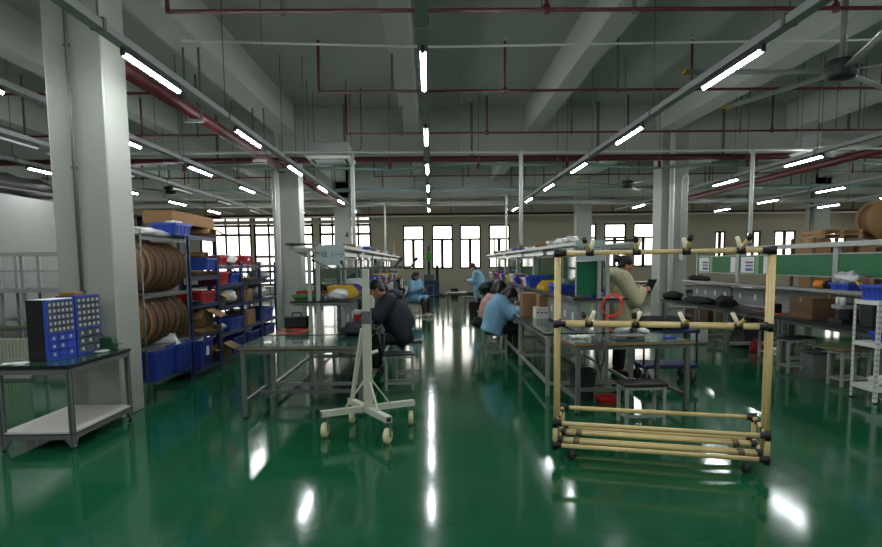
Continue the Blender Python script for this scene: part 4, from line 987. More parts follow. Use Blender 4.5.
# ------------------------------------------------------------------ right side
t = thing('storage_shelf', 'white slotted steel shelf unit at the right edge', 'shelf', (4.86, 6.86, 0), 0)
ws, ds = .55, .42
for x in (0, ws):
    for y in (0, ds):
        sx = 1 if x == 0 else -1; sy = 1 if y == 0 else -1
        p = MB().bx(min(x, x + sx * .035), max(x, x + sx * .035), min(y, y + sy * .003), max(y, y + sy * .003), 0, 1.14).bx(min(x, x + sx * .003), max(x, x + sx * .003), min(y, y + sy * .035), max(y, y + sy * .035), 0, 1.14).build('post', m_white, t)
        sl = MB()
        for k in range(18):
            z = .06 + .06 * k; sl.bx(x - .0012 if sx > 0 else x + .0, x if sx > 0 else x + .0012, y + sy * .018 - .006, y + sy * .018 + .006, z - .012, z + .012); sl.bx(x + sx * .018 - .006, x + sx * .018 + .006, y - .0012 if sy > 0 else y, y if sy > 0 else y + .0012, z - .012, z + .012)
        sl.build('slots', m_steel, p)
        MB().bx(x - .002 if sx > 0 else x - .04, x + .04 if sx > 0 else x + .002, y - .002 if sy > 0 else y - .04, y + .04 if sy > 0 else y + .002, 0, .015).build('foot', m_black, p)
for z in (.17, .66, 1.13):
    MB().bx(.004, ws - .004, .004, ds - .004, z - .006, z).build('shelf_board', m_white, t)
    for y in (.004, ds - .007): MB().bx(.036, ws - .036, y, y + .003, z - .045, z - .006).build('shelf_lip', m_white, t)
    for x in (.004, ws - .007): MB().bx(x, x + .003, .036, ds - .036, z - .045, z - .006).build('shelf_lip', m_white, t)
crate('blue crate on top of the white slotted shelf', (5.12, 7.06, 1.131), (.44, .36, .17), m_blue)
crate('blue crate on the middle of the white slotted shelf', (5.2, 7.05, .661), (.36, .34, .11), m_blue)
bag('plastic_bag', 'clear bag of reddish parts in the middle crate of the white slotted shelf', 'bag', (5.15, 7.04, .72), (.13, .13, .1), mat('reddish_bag', (190, 160, 150), .3, var=.3, scale=20, bump=.3, bscale=30), 70)
bag('plastic_bag', 'pale bag on the lowest board of the white slotted shelf', 'bag', (5.13, 7.04, .171), (.2, .16, .07), m_wbag, 71, .25)
crate('dark grey tray under the pale bag on the white slotted shelf', (5.3, 7.2, .171), (.2, .1, .08), m_dark)
# on the right line bench
carton('large brown box with printed marks on the right line bench', (5.42, 9.02, .757), (.34, .52, .3), .05, m_cardd)
t = thing('bench_press', 'dark press with two white cylinders on the right line bench', 'press', (5.42, 8.28, .757), 0)
MB().bx(-.14, .14, -.14, .14, 0, .06).build('press_base', m_dark, t, bevel=.006)
MB().bx(-.02, .12, -.1, .1, .06, .26).build('press_body', m_black, t, bevel=.008)
MB().bx(-.12, .1, -.11, .11, .19, .24).build('press_table', m_alu, t)
for y in (-.05, .05): MB().lathe([(.03, .24), (.03, .33), (.02, .34)], 12, Matrix.Translation((-.07, y, 0))).build('cylinder', m_white, t)
t = thing('press_handle_machine', 'dark bench machine with red topped lever beside the white slotted shelf', 'machine', (5.45, 7.75, .757), 0)
MB().bx(-.12, .12, -.12, .12, 0, .3).build('machine_body', m_dark, t, bevel=.01)
MB().tube([(-.05, .05, .28), (-.06, .06, .48), (-.08, .07, .58)], .01, 8).build('lever', m_black, t)
MB().ball((-.08, .07, .59), .022, 10, 8).build('lever_knob', m_redp, t)
t = thing('bench_block', 'small black instrument with white knob on the right line bench', 'instrument', (5.45, 10.05, .757), 0)
MB().bx(-.07, .07, -.08, .08, 0, .14).build('block_body', m_black, t, bevel=.006)
MB().cyl((0, .04, .14), (0, .04, .26), .03, 10).build('block_knob', m_galv, t)
cable('red_cable', 'thin red cable lying by the black instrument on the right line bench', [(5.25, 10.4, .77), (5.3, 10.1, .775), (5.2, 9.8, .77), (5.28, 9.5, .77), (5.2, 9.35, .77)], .008, m_coil)
# on the ledge
t = thing('tape_roll', 'orange roll with black end lying on the right line ledge', 'roll', (LX3 - .2, 9.32, 1.166), 0)
MB().cyl((0, -.14, .06), (0, .08, .06), .06, 18).build('roll_body', mat('orange_roll', (226, 140, 28), .5), t)
MB().cyl((0, -.22, .06), (0, -.14, .06), .055, 18).build('roll_end', m_black, t)
crate('blue crate filled with clear bags on the right line ledge', (LX3 - .2, 8.68, 1.166), (.26, .4, .1), m_blue)
bag('plastic_bag', 'heap of clear bags in the blue crate on the right line ledge', 'bag', (LX3 - .2, 8.68, 1.26), (.11, .22, .09), m_wbag, 73, .5)
t = thing('yellow_tool', 'yellow plastic tool leaning by the blue crate on the right line ledge', 'tool', (LX3 - .26, 8.3, 1.166), .4)
MB().tube([(-.02, -.1, .02), (0, 0, .06), (.02, .1, .14)], [.02, .03, .018], 10).build('tool_body', m_yellow, t)
bag('plastic_bag', 'clear bag of parts at the near end of the right line ledge', 'bag', (LX3 - .2, 7.7, 1.166), (.11, .22, .06), m_wbag, 74)
# dark cables and jackets on far right bench
bag('dark_jacket', 'black jacket at the far left corner of the right line bench', 'jacket', (5.22, 13.75, .757), (.2, .3, .1), m_cloth, 80, .3)
bag('black_cables', 'tangle of black cables on the right line bench below the notice board', 'cables', (5.35, 12.6, .757), (.2, .55, .06), m_cloth, 81, .5)
bag('black_cables', 'taller heap of black cables on the right line bench, right of the tangle', 'cables', (5.35, 11.55, .757), (.15, .25, .1), m_cloth, 82, .5)
bag('black_cables', 'black cable heap hanging over the far end of the right line ledge', 'cables', (LX3 - .2, 13.6, 1.166), (.1, .5, .06), m_cloth, 83, .4)
crate('blue tray beside the black jacket on the right line bench', (5.55, 13.2, .757), (.25, .4, .08), m_blued)
# under the right line
t = thing('plastic_jug', 'white plastic jug standing under the far end of the right line bench', 'jug', (5.16, 12.2, 0), 0)
MB().bx(-.14, .14, -.1, .1, 0, .34).build('jug_body', m_white, t, bevel=.03)
MB().cyl((.06, 0, .34), (.06, 0, .4), .035, 12).build('cap', m_redp, t)
t = thing('waste_bin', 'dark grey waste bin between two stools at the right line', 'bin', (5.18, 8.44, 0), 0)
w_ = MB().rings([[(-.12, -.12, 0), (.12, -.12, 0), (.12, .12, 0), (-.12, .12, 0)], [(-.15, -.15, .36), (.15, -.15, .36), (.15, .15, .36), (-.15, .15, .36)], [(-.14, -.14, .36), (.14, -.14, .36), (.14, .14, .36), (-.14, .14, .36)], [(-.11, -.11, .02), (.11, -.11, .02), (.11, .11, .02), (-.11, .11, .02)]], True, False)
w_.build('bin_body', m_steel, t)
MB().lathe([(.205, .345), (.225, .345), (.225, .37), (.205, .37)], 4, Matrix.Rotation(PI / 4, 4, 'Z'), cap=False).build('rim', m_dark, t)
t = thing('waste_bin', 'black waste bin under the table behind the trolley', 'bin', (1.75, 7.35, 0), 0)
MB().rings([[(-.1, -.1, 0), (.1, -.1, 0), (.1, .1, 0), (-.1, .1, 0)], [(-.13, -.13, .34), (.13, -.13, .34), (.13, .13, .34), (-.13, .13, .34)], [(-.12, -.12, .34), (.12, -.12, .34), (.12, .12, .34), (-.12, .12, .34)], [(-.09, -.09, .02), (.09, -.09, .02), (.09, .09, .02), (-.09, .09, .02)]], True, False).build('bin_body', m_dark, t)
MB().lathe([(.178, .325), (.195, .325), (.195, .35), (.178, .35)], 4, Matrix.Rotation(PI / 4, 4, 'Z'), cap=False).build('rim', m_black, t)
crate('red tray on the floor beside the black waste bin', (1.98, 7.15, 0), (.2, .2, .07), m_redp)
t = thing('floor_cabinet', 'dark cabinet standing under the right line bench', 'cabinet', (5.95, 11.75, 0), 0)
MB().bx(-.25, .25, -.3, .3, .03, .6).build('cabinet_body', m_dark, t, bevel=.006)
MB().bx(-.262, -.25, -.28, .28, .06, .57).build('cabinet_door', m_black, t)
MB().bx(-.28, -.262, .18, .2, .25, .37).build('handle', m_alu, t)
tag(MB().lathe([(.0, 0), (.09, .0), (.1, .02), (.1, .16), (.03, .2), (.03, .23)], 14, cap=True).build('red_canister', m_redp, None, loc=(5.62, 10.95, 0)), 'small red canister on the floor under the right line bench', 'canister')

# blue hand cart
t = thing('hand_cart', 'dark blue platform hand cart beside the standing woman', 'cart', (3.05, 8.4, 0), 0)
MB().bx(-.33, .42, -.24, .24, .2, .25).build('platform', mat('cart_blue', (26, 38, 84), .5), t, bevel=.012)
MB().bx(-.33, .42, -.24, .24, .66, .7).build('upper_platform', mat('cart_blue', (26, 38, 84), .5), t, bevel=.012)
for x in (-.3, .39):
    for y in (-.2, .2): MB().cyl((x, y, .25), (x, y, .66), .014, 8).build('post', m_black, t)
MB().tube([(.39, -.22, .7), (.39, -.22, .9), (.36, -.22, .99), (-.0, -.22, .99), (-.04, -.22, .94), (-.04, -.22, .7)], .018, 10).build('push_handle', m_steel, t)
for x in (-.26, .35):
    for y in (-.18, .18): caster(t, x, y, .2, .07, m_dark, .2)

# ------------------------------------------------------------------ behind the right line
def pallet_rack(label, loc, w, d, levels, h):
    t = thing('storage_rack', label, 'shelving', loc, 0)
    for x in (-w / 2, w / 2):
        for y in (-d / 2, d / 2): MB().bx(x - .03, x + .03, y - .03, y + .03, 0, h).build('post', mat('brown_rack', (92, 72, 50), .5), t)
    for z in levels:
        MB().bx(-w / 2 + .03, w / 2 - .03, -d / 2, d / 2, z - .03, z).build('shelf', m_wood, t)
        for y in (-d / 2, d / 2): MB().bx(-w / 2 + .03, w / 2 - .03, y - .02, y + .02, z - .11, z - .03).build('beam', mat('brown_rack', (92, 72, 50), .5), t)
    return t
LVL = (.3, .95, 1.62)
racks = [(9.2, 14.0), (11.5, 14.0), (13.8, 14.0)]
nb = 0
for k, (x, y) in enumerate(racks):
    pallet_rack('brown storage rack behind the right line, %s from the left' % ORD[k], (x, y, 0), 2.1, .8, LVL, 2.05)
    for lv, z in zip(('bottom', 'middle', 'top'), LVL):
        for i in range(4):
            nb += 1; s = (.34 + .05 * ((nb * 3) % 4) / 3, .5, (.22, .4, .32, .26)[(nb * 5) % 4])
            side = ('leftmost', 'second', 'third', 'rightmost')[i]
            carton('%s brown box on the %s shelf of the %s brown rack' % (side, lv, ORD[k]), (x - .76 + .5 * i, y + .02, z), s, 0, m_card if nb % 2 else m_cardd, group='boxes on the brown racks')
t = thing('cardboard_drum', 'large round cardboard reel at the upper right behind the right line', 'reel', (9.75, 13.9, 2.0 + .002), 0)
M = Matrix.Translation((0, -.2, .42)) @ Matrix.Rotation(-PI / 2, 4, 'X')
for zz in (0, .36): MB().lathe([(.05, zz), (.42, zz), (.42, zz + .02), (.05, zz + .02)], 36, M, cap=False).build('flange', m_card, t)
MB().lathe([(.06, .02), (.36, .02), (.36, .36), (.06, .36)], 32, M).build('wound_strip', m_cardd, t)
for x in (-.5, .5): pass
t = thing('wooden_pallet', 'wooden pallet with stacked slats on top of the first brown rack', 'pallet', (8.75, 13.95, 1.62 + .42), 0)
for z in (0, .1):
    for i in range(5): MB().bx(-.45, .45, -.35 + .16 * i, -.25 + .16 * i, z + .06, z + .08).build('slat', m_wood, t)
    for x in (-.4, 0, .4): MB().bx(x - .04, x + .04, -.35, .39, z - .02 + .02, z + .06).build('bearer', m_wood, t)
for k in range(4):
    carton('brown carton on the floor behind the right line, %s from the left' % ORD[k], (6.9 + .75 * k, 16.8, 0), (.6, .6, .5 + .18 * (k % 2)), .1 * k, m_cardd)

# ------------------------------------------------------------------ far end of the hall
bm = 'machine'
t = thing('drill_machine', 'blue machine cabinet with a green head below the back wall windows', 'machine', (.02, 30.6, 0), 0)
MB().bx(-.36, .36, -.3, .3, 0, .78).build('cabinet', mat('machine_blue', (40, 66, 110), .45), t, bevel=.02)
for x in (-.17, .17): MB().bx(x - .16, x + .16, -.312, -.3, .12, .72).build('door', mat('machine_blue_dark', (32, 54, 96), .45), t)
MB().bx(-.36, .12, -.25, .25, .78, 1.05).build('work_table', m_steel, t, bevel=.02)
MB().cyl((-.12, .1, 1.05), (-.12, .1, 2.2), .06, 12).build('column', m_steel, t)
MB().lathe([(.06, 1.72), (.15, 1.78), (.18, 1.92), (.15, 2.06), (.06, 2.12)], 14, Matrix.Translation((-.12, -.06, 0))).build('green_head', mat('bright_green', (84, 190, 56), .4), t)
MB().cyl((-.12, -.06, 1.3), (-.12, -.06, 1.74), .05, 10).build('chuck', m_dark, t)
MB().cyl((-.12, .1, 2.2), (-.12, .1, 2.4), .08, 12).build('motor', m_steel, t)
MB().bx(.2, .34, -.1, .1, .78, 1.5).build('control_box', m_dark, t, bevel=.02)
stool('dark stool in front of the blue machine by the back wall', (-.05, 29.9, 0), 0, m_seatb, h=.6, w=.4)
table('small bare table standing in the far aisle', (.86, 21.9, 0), 0, .68, .5, .6, m_galv, m_steel, rails=False)
bag('white_sacks', 'white sacks lying by the back wall right of the blue machine', 'sack', (.68, 31.3, 0), (.26, .2, .15), m_wbag, 90)
t = thing('tool_box', 'dark box on the floor by the back wall below the windows', 'box', (1.15, 31.8, 0), 0)
MB().bx(-.17, .17, -.15, .15, 0, .28).build('box_body', m_dark, t, bevel=.02)
MB().bx(-.18, .18, -.16, .16, .28, .33).build('lid', m_black, t, bevel=.01)
crate('dark blue bin on the floor at the far end of the middle line', (1.35, 19.5, 0), (.4, .5, .4), m_dark)
tag(MB().bx(-.1, .1, -.06, .06, 0, .03).build('floor_plate', m_steel, None, loc=(-.05, 17.6, 0)), 'small dark plate lying on the floor in the central aisle', 'plate')
# a third work line, hidden mostly, by the left back windows
for k in range(3): table('grey work table by the left back windows, %s from the near side' % ORD[k], (-7.4, 19 + 3.2 * k, 0), 0, 2.4, 1.0, .757, m_galv, m_steel)
for k in range(3): table('grey work table beyond the large right column, %s from the near side' % ORD[k], (9.6, 19.5 + 3.2 * k, 0), 0, 2.6, 1.0, .757, m_galv, m_steel)
t = thing('security_camera', 'small black security camera on the third left column', 'camera', (-3.2, 24.86, 2.7), 0)
MB().cyl((0, 0, 0), (0, -.16, -.03), .05, 10).build('camera_body', m_black, t); MB().bx(-.03, .03, -.02, .05, -.02, .1).build('bracket', m_black, t)
# ------------------------------------------------------------------ people
m_skin = mat('skin', (176, 128, 100), .5, var=.05)
m_hair = mat('black_hair', (16, 14, 14), .45, var=.2, scale=40)
m_eye = mat('dark_eye', (20, 16, 14), .3); m_lip = mat('lips', (140, 80, 70), .5)
def remesh(mb, name, m, parent, vox, smooth=4):
    o = mb.build(name, m, parent, fix=True)
    md = o.modifiers.new('r', 'REMESH'); md.mode = 'VOXEL'; md.voxel_size = vox; md.use_smooth_shade = True
    ms = o.modifiers.new('s', 'SMOOTH'); ms.iterations = smooth; ms.factor = .5
    bpy.context.view_layer.update()
    me = bpy.data.meshes.new_from_object(o.evaluated_get(bpy.context.evaluated_depsgraph_get()))
    o.modifiers.clear(); o.data = me; me.name = name
    me.materials.clear(); me.materials.append(m)
    for p in me.polygons: p.use_smooth = True
    return o
def ell(c, rx, ry, up=(0, 0, 1), fwdv=(1, 0, 0), n=18):
    """ring of half depth rx (along fwdv) and half width ry, perpendicular to up"""
    u = Vector(up).normalized(); f = Vector(fwdv); f = (f - u * f.dot(u)).normalized(); s = u.cross(f)
    return [Vector(c) + f * rx * math.cos(2 * PI * i / n) + s * ry * math.sin(2 * PI * i / n) for i in range(n)]
def loft(mb, secs):
    rs = []
    for k, (c, rx, ry) in enumerate(secs):
        a = Vector(secs[max(k - 1, 0)][0]); b = Vector(secs[min(k + 1, len(secs) - 1)][0]); rs.append(ell(c, rx, ry, b - a))
    mb.rings(rs, True, True)
def limb(mb, pts, rad, n=12):
    P = [Vector(p) for p in pts]; Q = []; R_ = []
    for k in range(len(P) - 1):
        for j in range(4): Q.append(P[k].lerp(P[k + 1], j / 4)); R_.append(rad[k] + (rad[k + 1] - rad[k]) * j / 4)
    Q.append(P[-1]); R_.append(rad[-1]); mb.tube(Q, R_, n)
    for p, r in zip(P, rad): mb.ball(p, r * .98, 12, 8)
def head_geo(mb, M, k=1.0):
    rs = []
    prof = [(-.125, .03, .035, .02), (-.11, .055, .048, .02), (-.085, .075, .058, .012), (-.05, .086, .066, .005), (-.01, .093, .072, 0), (.03, .098, .077, -.004), (.065, .094, .075, -.008), (.095, .076, .062, -.01), (.115, .045, .038, -.012), (.122, .012, .012, -.012)]
    for z, rx, ry, ox in prof: rs.append([M @ Vector(((ox + rx * math.cos(2 * PI * i / 20)) * k, ry * math.sin(2 * PI * i / 20) * k, z * k)) for i in range(20)])
    mb.rings(rs, True, True)
    def P(x, y, z): return M @ Vector((x * k, y * k, z * k))
    mb.tube([P(.085, 0, .012), P(.108, 0, -.022), P(.098, 0, -.04)], [.009 * k, .015 * k, .012 * k], 8)     # nose
    for s in (-1, 1):
        mb.ball(P(-.005, s * .078, -.01), (.02 * k, .012 * k, .034 * k), 10, 8)                              # ears
        mb.ball(P(.083, s * .03, .028), (.014 * k, .022 * k, .009 * k), 10, 6)                               # brow
        mb.ball(P(.07, s * .038, -.025), (.024 * k, .026 * k, .022 * k), 10, 8)                              # cheek
    mb.ball(P(.088, 0, -.066), (.012 * k, .026 * k, .009 * k), 10, 6); mb.ball(P(.078, 0, -.1), (.02 * k, .024 * k, .018 * k), 10, 6)
def hand_geo(mb, wrist, d, nrm, side, curl=.6, k=1.0):
    """palm plus five separate fingers; d: direction from the wrist, nrm: back of the hand"""
    d = Vector(d).normalized(); n = Vector(nrm); n = (n - d * n.dot(d)).normalized(); s = d.cross(n) * side; w = Vector(wrist)
    rs = [ell(w + d * a * k, .014 * k, b * k, d, n, 12) for a, b in ((-.01, .026), (.02, .032), (.055, .04), (.085, .04))]
    mb.rings(rs, True, True)
    for j, (o, L) in enumerate(((-.031, .062), (-.0105, .072), (.0105, .078), (.031, .07))):
        p0 = w + d * .075 * k + s * o * k; a1, a2 = curl * .6, curl * 1.5
        d1 = d * math.cos(a1) - n * math.sin(a1); d2 = d * math.cos(a2) - n * math.sin(a2); d3 = d * math.cos(a2 + curl * .6) - n * math.sin(a2 + curl * .6)
        p1 = p0 + d1 * L * .5 * k; p2 = p1 + d2 * L * .35 * k; p3 = p2 + d3 * L * .25 * k
        mb.tube([p0 - d * .012 * k, p0, p1, p2, p3], [.0095 * k, .0098 * k, .009 * k, .0083 * k, .0068 * k], 8); mb.ball(p3, .0068 * k, 8, 6)
    p0 = w + d * .025 * k + s * .028 * k; td = (d * .75 + s * .6 - n * .35).normalized(); p1 = p0 + td * .04 * k; p2 = p1 + (d * .9 - n * .45 + s * .1).normalized() * .034 * k
    mb.tube([p0 - td * .01, p0, p1, p2], [.012 * k, .0125 * k, .0105 * k, .008 * k], 8); mb.ball(p2, .008 * k, 8, 6)

def person(label, loc, rz, J, cm, tm, vox=.009, hairstyle='short', coat='jacket', coatk=1.0, hood=None, group=None, logo=False, shoem=None, collar=None):
    """J: joints in local coordinates, the figure facing +x"""
    t = thing('person', label, 'person', loc, rz)
    V = {k: Vector(v) for k, v in J.items() if not isinstance(v, (int, float))}
    head = V['head']; neck = V['neck']; pel = V['pelvis']; ch = V['chest']
    M = Matrix.Translation(head) @ Matrix.Rotation(J.get('hyaw', 0), 4, 'Z') @ Matrix.Rotation(J.get('hpitch', 0), 4, 'Y')
    # body: one continuous surface
    b = MB(); head_geo(b, M, 1.0)
    jaw = M @ Vector((-.025, 0, -.06)); limb(b, [neck - (head - neck) * .3, jaw], [.055, .052])
    loft(b, [(pel - (ch - pel) * .35, .1, .15), (pel, .11, .165), (pel.lerp(ch, .5), .095, .14), (ch, .11, .165), (ch.lerp(neck, .6), .085, .15), (neck, .05, .06)])
    for s in 'lr':
        limb(b, [V['sh' + s], V['el' + s], V['wr' + s]], [.052, .04, .028])
        limb(b, [V['hip' + s], V['kn' + s], V['an' + s]], [.088, .058, .04])
        limb(b, [V['an' + s], V['toe' + s]], [.04, .03])
        wd = J.get('hd' + s, None); wd = Vector(wd) if wd else V['wr' + s] - V['el' + s]
        hand_geo(b, V['wr' + s] + wd.normalized() * .012, wd, J.get('hn' + s, (0, 0, 1)), 1 if s == 'l' else -1, J.get('curl', .6))
    body = remesh(b, 'body', m_skin, t, vox, 2)
    me = body.data; me.materials.append(m_eye); me.materials.append(m_lip)
    eyes = [M @ Vector((.094, s * .031, .008)) for s in (-1, 1)]; lip = M @ Vector((.1, 0, -.066))
    for p in me.polygons:
        c = p.center
        if min((c - e).length for e in eyes) < .013: p.material_index = 1
        elif abs((M.inverted() @ c).z + .066) < .007 and (c - lip).length < .026: p.material_index = 2
    # trousers
    q = MB(); loft(q, [(pel - (ch - pel) * .36, .115, .165), (pel, .125, .18), (pel.lerp(ch, .35), .115, .165)])
    for s in 'lr':
        an = V['an' + s]; kn = V['kn' + s]; limb(q, [V['hip' + s], kn, an.lerp(kn, .12)], [.102, .076, .062])
    remesh(q, 'trousers', tm, t, max(vox, .012), 3)
    for s in 'lr':
        sh = MB(); a, e = V['an' + s], V['toe' + s]; dd = (e - a); dd.z = 0; dd.normalize()
        base = Vector((a.x, a.y, a.z - .085))
        rs = []
        for f, w, h in ((-.07, .03, .06), (-.03, .04, .1), (.04, .042, .09), (.11, .045, .06), (.165, .038, .045), (.185, .018, .03)):
            c = base + dd * f; sd = Vector((-dd.y, dd.x, 0)); rs.append([c + sd * w * math.cos(u) + Vector((0, 0, h / 2 + h / 2 * math.sin(u))) for u in [2 * PI * i / 12 for i in range(12)]])
        sh.rings(rs, True, True); sh.build('shoe', shoem or m_black, t)
    # coat
    c = MB(); k = coatk; ak = 1.14 if coatk > 1.2 else 1.0
    low = V.get('hem', pel - (ch - pel) * .3)
    loft(c, [(low, .165 * k, .2 * k), (pel, .165 * k, .205 * k), (pel.lerp(ch, .35), .175 * k, .21 * k), (pel.lerp(ch, .7), .178 * k, .21 * k), (ch, .168 * k, .205 * k), (ch.lerp(neck, .55), .135 * k, .185 * k), (neck, .075 * k, .09 * k)])
    for s in 'lr':
        e = V['wr' + s]; limb(c, [V['sh' + s], V['el' + s], e.lerp(V['el' + s], .06)], [.086 * k * ak, .078 * k * ak, .056 * k])
    if hood: 
        hc = neck + Vector(hood); c.ball(hc, (.11 * k, .15 * k, .075 * k), 16, 10)
    if coat == 'long':
        for s in 'lr':
            m_ = V['hip' + s].lerp(V['kn' + s], .75); limb(c, [V['hip' + s], m_], [.13, .12])
    remesh(c, 'coat', cm, t, max(vox, .012), 4)
    if collar: 
        limb(MB(), [neck, neck], [.01, .01]); cc = MB(); loft(cc, [(neck - (head - neck) * .15, .1, .12), (neck, .085, .09), (neck.lerp(head, .4), .072, .078)]); remesh(cc, 'collar', collar, t, .012, 3)
    if logo:
        L = V['shr'].lerp(V['elr'], .35)
        for dz_ in (0, .016): tag0 = MB().box((0, 0, 0), (.07, .006, .01), Matrix.Translation(ch + Vector((-.05, -.19 * k, .06 + dz_)))).build('white_logo', m_white, t)
    # hair
    h = MB()
    rs = []
    for z, rx, ry, ox in ((-.075, .03, .05, -.075), (-.045, .06, .074, -.045), (-.01, .082, .083, -.024), (.03, .1, .088, -.012), (.07, .106, .087, -.012), (.1, .09, .074, -.014), (.125, .058, .05, -.016), (.137, .015, .015, -.016)):
        rs.append([M @ Vector((ox + rx * math.cos(2 * PI * i / 20), ry * math.sin(2 * PI * i / 20), z)) for i in range(20)])
    h.rings(rs, True, True)
    if hairstyle == 'bun': h.ball(M @ Vector((-.135, 0, .045)), (.05, .05, .055), 14, 10); h.ball(M @ Vector((-.1, 0, .045)), .035, 10, 8)
    if hairstyle == 'long':
        for s in (-1, 1): limb(h, [M @ Vector((-.03, s * .06, .03)), M @ Vector((-.01, s * .08, -.1)), M @ Vector((.02, s * .075, -.22))], [.05, .05, .035])
        limb(h, [M @ Vector((-.07, 0, .03)), M @ Vector((-.085, 0, -.1)), M @ Vector((-.06, 0, -.22))], [.06, .065, .05])
    if hairstyle == 'tail': limb(h, [M @ Vector((-.09, 0, .03)), M @ Vector((-.15, 0, -.02)), M @ Vector((-.15, 0, -.15))], [.04, .035, .02])
    remesh(h, 'hair', m_hair, t, .011, 3)
    return t
m_navy = mat('navy_quilted_cloth', (26, 32, 42), .7, var=.15, scale=10, bump=.35, bscale=9)
m_bluec = mat('light_blue_smock', (126, 174, 202), .75, var=.08, scale=9, bump=.25, bscale=10)
m_beige = mat('beige_down_coat', (184, 176, 142), .7, var=.08, scale=9, bump=.4, bscale=8)
m_pink = mat('pink_knit', (196, 152, 140), .85, var=.08, bump=.3, bscale=30)
m_trou = mat('black_trousers', (20, 20, 22), .8); m_trb = mat('brown_trousers', (58, 44, 40), .8)

# seated man in the dark coat, facing the left line (-x); local +x is forward
J = dict(pelvis=(0, 0, .56), chest=(.13, 0, .9), neck=(.22, 0, 1.08), head=(.36, 0, 1.19), hpitch=.5, shl=(.19, .19, 1.03), shr=(.19, -.19, 1.03), ell=(.34, .25, .82), elr=(.34, -.25, .82), wrl=(.56, .12, .84), wrr=(.56, -.12, .84),
         hipl=(.03, .1, .52), hipr=(.03, -.1, .52), knl=(.42, .13, .5), knr=(.42, -.13, .5), anl=(.38, .13, .1), anr=(.36, -.13, .1), toel=(.52, .14, .04), toer=(.5, -.14, .04), hem=(-.07, 0, .53))
person('man in a dark hooded puffer coat seated working at the left assembly line', (-.39, 8.83, .06), PI, J, m_navy, m_trou, .009, 'short', 'jacket', 1.24, (-.09, 0, .02), logo=True)
# seated person in pale blue at the middle line, facing +x, head bowed
J = dict(pelvis=(0, 0, .53), chest=(.07, 0, .84), neck=(.15, 0, 1.0), head=(.28, 0, 1.04), hpitch=.95, shl=(.1, .18, .95), shr=(.1, -.18, .95), ell=(.26, .24, .74), elr=(.26, -.24, .74), wrl=(.46, .12, .8), wrr=(.46, -.12, .8),
         hipl=(.03, .1, .5), hipr=(.03, -.1, .5), knl=(.42, .12, .48), knr=(.42, -.12, .48), anl=(.4, .12, .1), anr=(.4, -.12, .1), toel=(.54, .12, .04), toer=(.54, -.12, .04), hem=(-.04, 0, .42))
person('person in a pale blue smock seated with bowed head at the middle line', (1.05, 10.75, 0), .05, J, m_bluec, m_trou, .01, 'long', 'jacket', 1.25)
J2 = dict(J); J2.update(head=(.27, 0, 1.13), hpitch=.5)
stool('stool under the person in pink at the middle line', (1.05, 11.75, 0), 0, m_seatb)
person('person with black hair in a pink top seated behind the pale blue one', (1.0, 11.75, 0), .1, J2, m_pink, m_trou, .012, 'long', 'jacket', .98)
# standing woman in beige
J = dict(pelvis=(0, 0, .9), chest=(.0, 0, 1.22), neck=(.03, 0, 1.42), head=(.085, 0, 1.545), hpitch=.35, shl=(.01, .18, 1.36), shr=(.01, -.18, 1.36), ell=(.14, .23, 1.07), elr=(.17, -.23, 1.06), wrl=(.31, .07, 1.2), wrr=(.3, -.09, 1.18),
         hipl=(0, .09, .86), hipr=(0, -.09, .86), knl=(.02, .1, .47), knr=(.03, -.1, .47), anl=(-.01, .1, .09), anr=(.01, -.1, .09), toel=(.13, .11, .04), toer=(.15, -.11, .04), hem=(0, 0, .72),
         hdl=(.8, -.1, .35), hdr=(.8, .1, .35), hnl=(-.3, .6, .3), hnr=(-.3, -.6, .3), curl=.9)
person('woman in a beige hooded coat with tied hair standing and holding a tablet', (2.62, 8.9, -.0), -.12, J, m_beige, m_trou, .009, 'bun', 'jacket', 1.3, (-.1, 0, .0))
t = thing('tablet', 'dark tablet held by the standing woman in beige', 'tablet', (2.63 + .4, 8.83, 1.26), .55)
Mt = Matrix.Rotation(-.95, 4, 'Y')
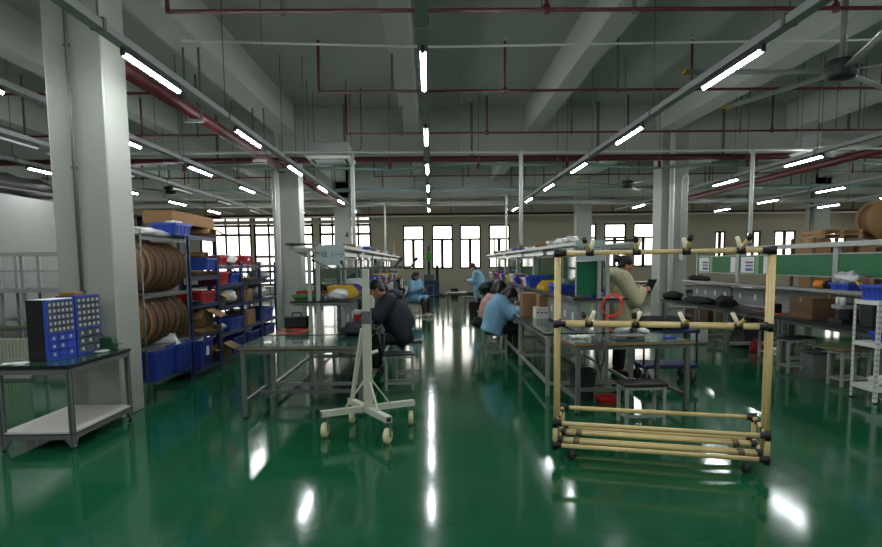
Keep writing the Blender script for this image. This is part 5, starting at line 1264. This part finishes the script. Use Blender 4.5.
MB().bx(-.1, .1, -.075, .075, -.006, .006, Mt).build('tablet_case', m_black, t, bevel=.003)
MB().bx(-.09, .09, -.066, .066, .006, .0068, Mt).build('screen', mat('dark_screen', (30, 32, 36), .12), t)
# person in blue seated far down the left line
J = dict(pelvis=(0, 0, .58), chest=(.02, 0, .9), neck=(.04, 0, 1.09), head=(.09, 0, 1.21), hpitch=.3, shl=(.03, .19, 1.03), shr=(.03, -.19, 1.03), ell=(.12, .24, .78), elr=(.12, -.24, .78), wrl=(.3, .06, .82), wrr=(.3, -.06, .84),
         hipl=(.04, .1, .53), hipr=(.04, -.1, .53), knl=(.44, .16, .52), knr=(.42, -.12, .5), anl=(.42, .16, .1), anr=(.5, -.1, .1), toel=(.55, .17, .04), toer=(.64, -.1, .04), hem=(-.02, 0, .42))
person('person in a blue smock seated sideways far down the left assembly line', (-.52, 19.5, 0), -.7, J, m_bluec, m_trb, .014, 'tail', 'long', 1.12, collar=m_cloth, shoem=m_white)
# standing person in blue at the far end of the middle line
J = dict(pelvis=(0, 0, .88), chest=(.05, 0, 1.18), neck=(.12, 0, 1.35), head=(.2, 0, 1.45), hpitch=.5, shl=(.09, .18, 1.29), shr=(.09, -.18, 1.29), ell=(.14, .23, 1.02), elr=(.14, -.23, 1.02), wrl=(.34, .08, 1.05), wrr=(.34, -.08, 1.05),
         hipl=(0, .09, .84), hipr=(0, -.09, .84), knl=(.02, .1, .46), knr=(.03, -.1, .46), anl=(-.01, .1, .09), anr=(.01, -.1, .09), toel=(.13, .11, .04), toer=(.15, -.11, .04), hem=(-.01, 0, .5), curl=.9)
person('person in a blue smock standing with bowed head at the far middle line', (1.5, 20.0, 0), PI - .2, J, m_bluec, m_trou, .014, 'short', 'jacket', 1.1, collar=m_cloth)
bag('dark_jacket', 'dark jackets heaped on the far middle line bench by the standing person', 'jacket', (1.62, 18.4, .757), (.24, .8, .16), m_cloth, 95, .4)
bag('dark_jacket', 'black coat hanging over the stool behind the pale blue seated person', 'jacket', (.86, 11.6, .43), (.14, .16, .1), m_cloth, 96, .3)
